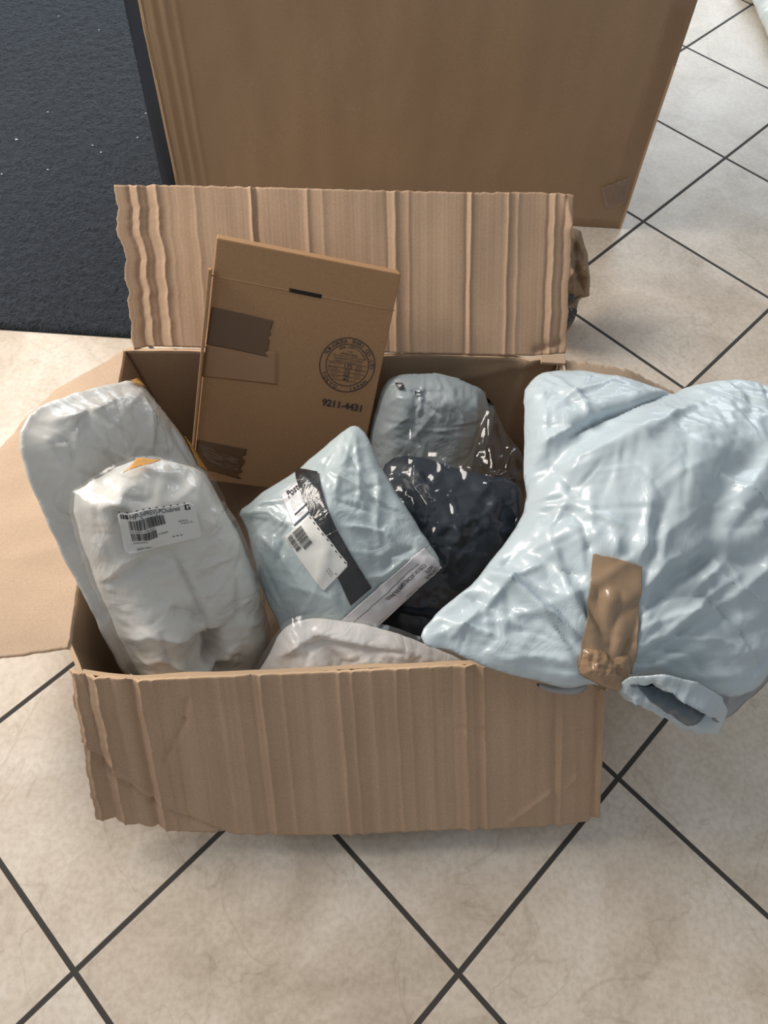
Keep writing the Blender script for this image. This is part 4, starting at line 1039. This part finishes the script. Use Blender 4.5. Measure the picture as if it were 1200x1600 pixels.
def clear_bag():
    root = thing('garment_bag', 'clear plastic bag of folded dark navy clothing', 'bag', None)
    pl = plane3((620, 730, .26), (810, 780, .27), (650, 985, .16))
    ol = [(596, 730), (622, 712), (650, 712), (700, 728), (750, 742), (800, 748), (818, 770), (822, 820), (812, 856), (775, 900), (735, 935), (690, 985), (640, 1030), (590, 1010), (560, 940), (580, 840)]
    cr_ = [([(640, 720), (700, 800), (720, 840), (700, 860)], .010, .012), ([(700, 770), (710, 820), (690, 850)], -.006, .008), ([(720, 750), (760, 790), (720, 860)], -.007, .015), ([(740, 880), (690, 900), (620, 930)], -.008, .015), ([(620, 950), (680, 960), (700, 950)], .012, .01)]
    p = Pillow('clothing', ol, pl, .055, M['navy'], root, mode='puff', Tb=.05, smooth=1, creases=cr_, noise=(.008, 8), ex=(.03, .02), seed=141, g=.004, inside=True)
    p.obj['label'] = 'dark navy folded clothing'
    pl2 = (pl[0] + pl[1] * .004, pl[1])
    ol2 = [(592, 728), (606, 712), (632, 690), (645, 664), (656, 700), (690, 706), (730, 720), (742, 690), (757, 650), (766, 622), (782, 660), (800, 690), (817, 712), (820, 750), (824, 820), (814, 860), (776, 904), (736, 940), (692, 990), (640, 1034), (586, 1014), (556, 940), (574, 840)]
    cr2 = [([(650, 712), (648, 760), (668, 790), (660, 830)], .010, .006), ([(645, 712), (700, 715), (760, 745), (800, 755), (818, 730)], .012, .006), ([(766, 630), (764, 690), (772, 740)], .010, .005), ([(775, 660), (790, 700), (775, 745)], -.008, .006), ([(800, 700), (790, 740), (760, 750)], .010, .006), ([(735, 725), (752, 680), (762, 640)], .006, .005),
           ([(700, 760), (712, 800), (720, 850)], .006, .006)]
    q = Pillow('film_bag', ol2, pl2, .059, M['film'], root, mode='puff', smooth=1, creases=cr2, noise=(.008, 8), ex=(.06, .05), seed=142, g=.0036, inside=True, open_back=True, keep=.012)
    q.obj['label'] = 'clear plastic film'
    o, fm = patch('printed_mark', q, [(670, 709), (684, 710), (682, 716), (669, 715)], M['label_w'], root, off=.001, nu=5, nv=5)
    origin_to(root, unz((650, 985), .0))
def bottom_parcel():
    root = thing('wrapped_parcel', 'low cream paper parcel in clear film just inside the front rim', 'parcel', None)
    pl = plane3((450, 1010, .25), (640, 1000, .245), (520, 1080, .18))
    ol = [(396, 1060), (415, 1030), (440, 985), (462, 970), (500, 966), (545, 972), (600, 984), (650, 1000), (700, 1022), (760, 1050), (740, 1110), (600, 1140), (450, 1140), (400, 1110)]
    cr_ = [([(478, 1040), (478, 1012), (540, 1008), (640, 1020)], -.008, .004), ([(440, 990), (500, 985), (560, 1000), (640, 1030)], .004, .006), ([(420, 1030), (470, 1000), (520, 985)], .004, .005), ([(560, 980), (620, 1010), (700, 1040)], .005, .006)]
    Pillow('body', ol, pl, .05, M['paper2'], root, mode='puff', Tb=.04, smooth=1, creases=cr_, noise=(.006, 9), ex=(.05, .04), cs=1.8, seed=151, g=.0026, inside=True, crum=((300, .05, .015, .7), (2500, .03, .005, .7)))
    ol2 = [(388, 1062), (412, 1022), (438, 978), (462, 963), (502, 960), (560, 966), (620, 982), (665, 998), (720, 1022), (780, 1056), (750, 1116), (600, 1146), (450, 1146), (396, 1110)]
    q = Pillow('film_wrap', ol2, (pl[0] + pl[1] * .002, pl[1]), .056, M['film2'], root, mode='puff', smooth=1, noise=(.006, 9), ex=(.08, .06), seed=152, g=.0032, inside=True, open_back=True, keep=.012)
    origin_to(root, unz((520, 1090), .0))
def big_bag():
    root = thing('large_poly_bag', 'large pale blue plastic bag with brown tape lying over the right side of the box', 'bag', None)
    n = np.array([.03, -.20, 1.]); n /= np.linalg.norm(n)
    pl = (unz((900, 900), .375), n)
    ol = [(817, 614), (832, 592), (856, 580), (900, 578), (945, 586), (985, 596), (1022, 608), (1048, 618), (1074, 606), (1110, 596), (1160, 594), (1215, 606), (1275, 640), (1310, 720), (1320, 830), (1300, 930), (1255, 1010), (1205, 1045), (1185, 1078), (1150, 1092), (1105, 1078), (1050, 1060), (995, 1054), (960, 1074), (925, 1068), (890, 1074), (850, 1068), (800, 1056), (745, 1034), (700, 1016), (664, 1010), (656, 990), (690, 952), (740, 910), (780, 862), (808, 822), (824, 790), (818, 730), (820, 670)]
    cr_ = [([(1052, 616), (1000, 628), (935, 652), (890, 680)], -.016, .006, 'v'), ([(1000, 634), (900, 690), (860, 740), (830, 790)], -.010, .02, 'g'), ([(1060, 640), (960, 690), (880, 740), (826, 800)], .010, .02, 'g'),
           ([(860, 720), (872, 740), (890, 760), (893, 775)], -.005, .004), ([(840, 700), (870, 680), (900, 665)], .006, .006), ([(885, 745), (900, 720), (905, 690)], .004, .006),
           ([(1200, 700), (1150, 740), (1120, 800), (1105, 860)], -.012, .02, 'g'), ([(1130, 735), (1170, 760), (1200, 790)], .008, .006), ([(1145, 790), (1180, 810), (1200, 830)], .006, .005),
           ([(1080, 880), (1120, 862), (1200, 880)], -.012, .012, 'g'), ([(1010, 950), (1060, 900), (1120, 870)], -.010, .010, 'g'), ([(1000, 930), (1040, 880), (1070, 865)], .007, .008), ([(1110, 890), (1150, 920), (1200, 950)], .008, .008),
           ([(985, 1010), (1050, 995), (1120, 1000), (1170, 1020)], .007, .006), ([(985, 1030), (1040, 1030), (1090, 1060)], -.008, .006), ([(985, 990), (1060, 960), (1130, 950)], .005, .007), ([(985, 970), (1040, 930), (1100, 930)], -.005, .006), ([(990, 1050), (1050, 1060), (1100, 1090)], .008, .006),
           ([(900, 1040), (850, 1025), (790, 1030), (740, 1010)], .006, .006), ([(905, 1020), (850, 990), (790, 980)], -.007, .006), ([(905, 1000), (860, 960), (800, 955)], .006, .007), ([(905, 1055), (860, 1055), (800, 1045)], -.006, .006), ([(915, 900), (880, 890), (860, 870)], -.006, .004), ([(905, 960), (880, 930), (800, 900), (760, 930)], .006, .008), ([(750, 960), (800, 900), (850, 880)], .007, .006), ([(700, 1000), (740, 960), (760, 940)], .005, .006),
           ([(820, 830), (900, 835), (980, 850), (1050, 850)], .006, .02, 'g'), ([(1000, 1000), (1080, 1020), (1130, 1090)], -.006, .006), ([(1090, 920), (1140, 960), (1180, 1010)], -.007, .006)]
    p = Pillow('body', ol, pl, .105, M['bag'], root, mode='puff', powr=.8, Tb=.05, smooth=1, creases=cr_, noise=(.008, 4.5), ex=(.035, .03), cs=1.3, seed=161, g=.0033, hills=[(1100, 720, .12, .015), (880, 640, .06, .008)], keep=.03, crum=((500, .06, .012, .34), (900, .03, .006, .5)), gathers=[(945, 1062, .02, .20, 0, 180, 150, .5)], flat=[[(926, 866), (1002, 886), (998, 925), (920, 908)]], jag=.0015)
    # tape: down the front and gathered under the edge
    patch('brown_tape', p, [(926, 866), (1002, 886), (985, 1052), (903, 1040)], plain('parcel_tape', (.31, .205, .12), .28, bump=.25, bscale=30, coat=.6), root, off=.0018, nu=60, nv=110, jag=.004, wav=.0, label='wide brown packing tape')
    pt = Pillow('brown_tape', [(903, 1012), (925, 1004), (960, 1008), (990, 1016), (984, 1050), (972, 1082), (950, 1078), (925, 1066), (903, 1052)], (p.drape(p.uv((945, 1035)), .0) - n * .004, np.array([0, -.5, 1.])), .016, M['tape_gather'], root, g=.0018, crum=(9000, .02, .004, .7), mode='puff', noise=(.003, 40), ex=(.12, .08), seed=5, smooth=1, keep=.01)
    pt.obj['label'] = 'gathered end of the brown tape'
    # open mouth of the bag hanging below: outer lip, dark patch painting the shade inside
    z = .285
    pm = plane3((990, 1080, .365), (1130, 1120, .345), (1060, 1130, .30))
    q = Pillow('bag_mouth', [(962, 1074), (985, 1058), (1040, 1054), (1090, 1066), (1128, 1090), (1138, 1112), (1124, 1147), (1082, 1146), (1040, 1120), (1005, 1100), (975, 1092)], pm, .014, M['bag'], root, g=.0022, mode='puff', Tb=.012, smooth=0, crum=((900, .03, .010, .6), (4000, .02, .004, .6)), noise=(.004, 14), ex=(.06, .05), seed=163, keep=.015,
               creases=[([(985, 1074), (1040, 1094), (1085, 1118), (1118, 1138)], -.026, .010, 'g'), ([(975, 1080), (1030, 1112), (1085, 1142)], .008, .006), ([(1040, 1070), (1100, 1100), (1128, 1120)], .012, .006)])
    q.obj['label'] = 'open crumpled mouth of the bag'
    patch('painted_mouth_shade', q, [(984, 1068), (1022, 1070), (1124, 1128), (1074, 1132)], M['mouth_shade'], root, off=.001, nu=12, nv=40, label='painted shade inside the mouth')
    # clear grey inner film peeping out under the front edge and at the right
    patchless = Pillow('film_liner', [(830, 1066), (870, 1072), (900, 1066), (918, 1062), (915, 1078), (890, 1086), (850, 1080)], (unz((880, 1070), .325), n), .006, M['liner'], root, g=.003, Tb=.004, smooth=1, noise=(.002, 20), ex=(.05, .03), seed=7)
    l2 = Pillow('film_liner', [(1120, 1000), (1180, 985), (1230, 1000), (1220, 1040), (1170, 1095), (1128, 1130), (1100, 1080)], (unz((1150, 1050), .285), n), .012, M['liner'], root, g=.004, Tb=.004, smooth=1, noise=(.003, 16), ex=(.06, .04), seed=8)
    origin_to(root, unz((900, 900), .0))
def corner_bag():
    root = thing('rolled_plastic_parcel', 'whitish plastic-wrapped roll on the floor at the top right corner', 'parcel', None)
    pl = (np.array([1.45, 2.85, .06]), np.array([-.1, -.1, 1.]))
    ol = [(1172, -8), (1186, 24), (1202, 62), (1225, 110), (1330, 80), (1300, -60), (1180, -60), (1158, -40)]
    Pillow('body', ol, pl, .09, plastic('white_poly', (.66, .72, .70), .3, .3, 10), root, mode='puff', Tb=.055, smooth=1, noise=(.012, 6), ex=(.05, .03), seed=171, g=.009,
           creases=[([(1166, -30), (1190, 20), (1210, 70)], .01, .02)])
    origin_to(root, (1.45, 2.85, 0))
M['film3'] = film('parcel_film', haze=.05, dif=(.9, .9, .88), wr=.5, scale=22, rough=.16, refl=.8)
M['liner'] = plastic('grey_film_liner', (.33, .33, .335), .3, .2, 26)
M['tape_gather'] = plastic('gathered_tape', (.30, .185, .10), .25, .4, 34, coat=.7)
white_back(); white_front(); grey_mailers(); clear_bag(); center_mailer(); bottom_parcel(); big_bag(); corner_bag()
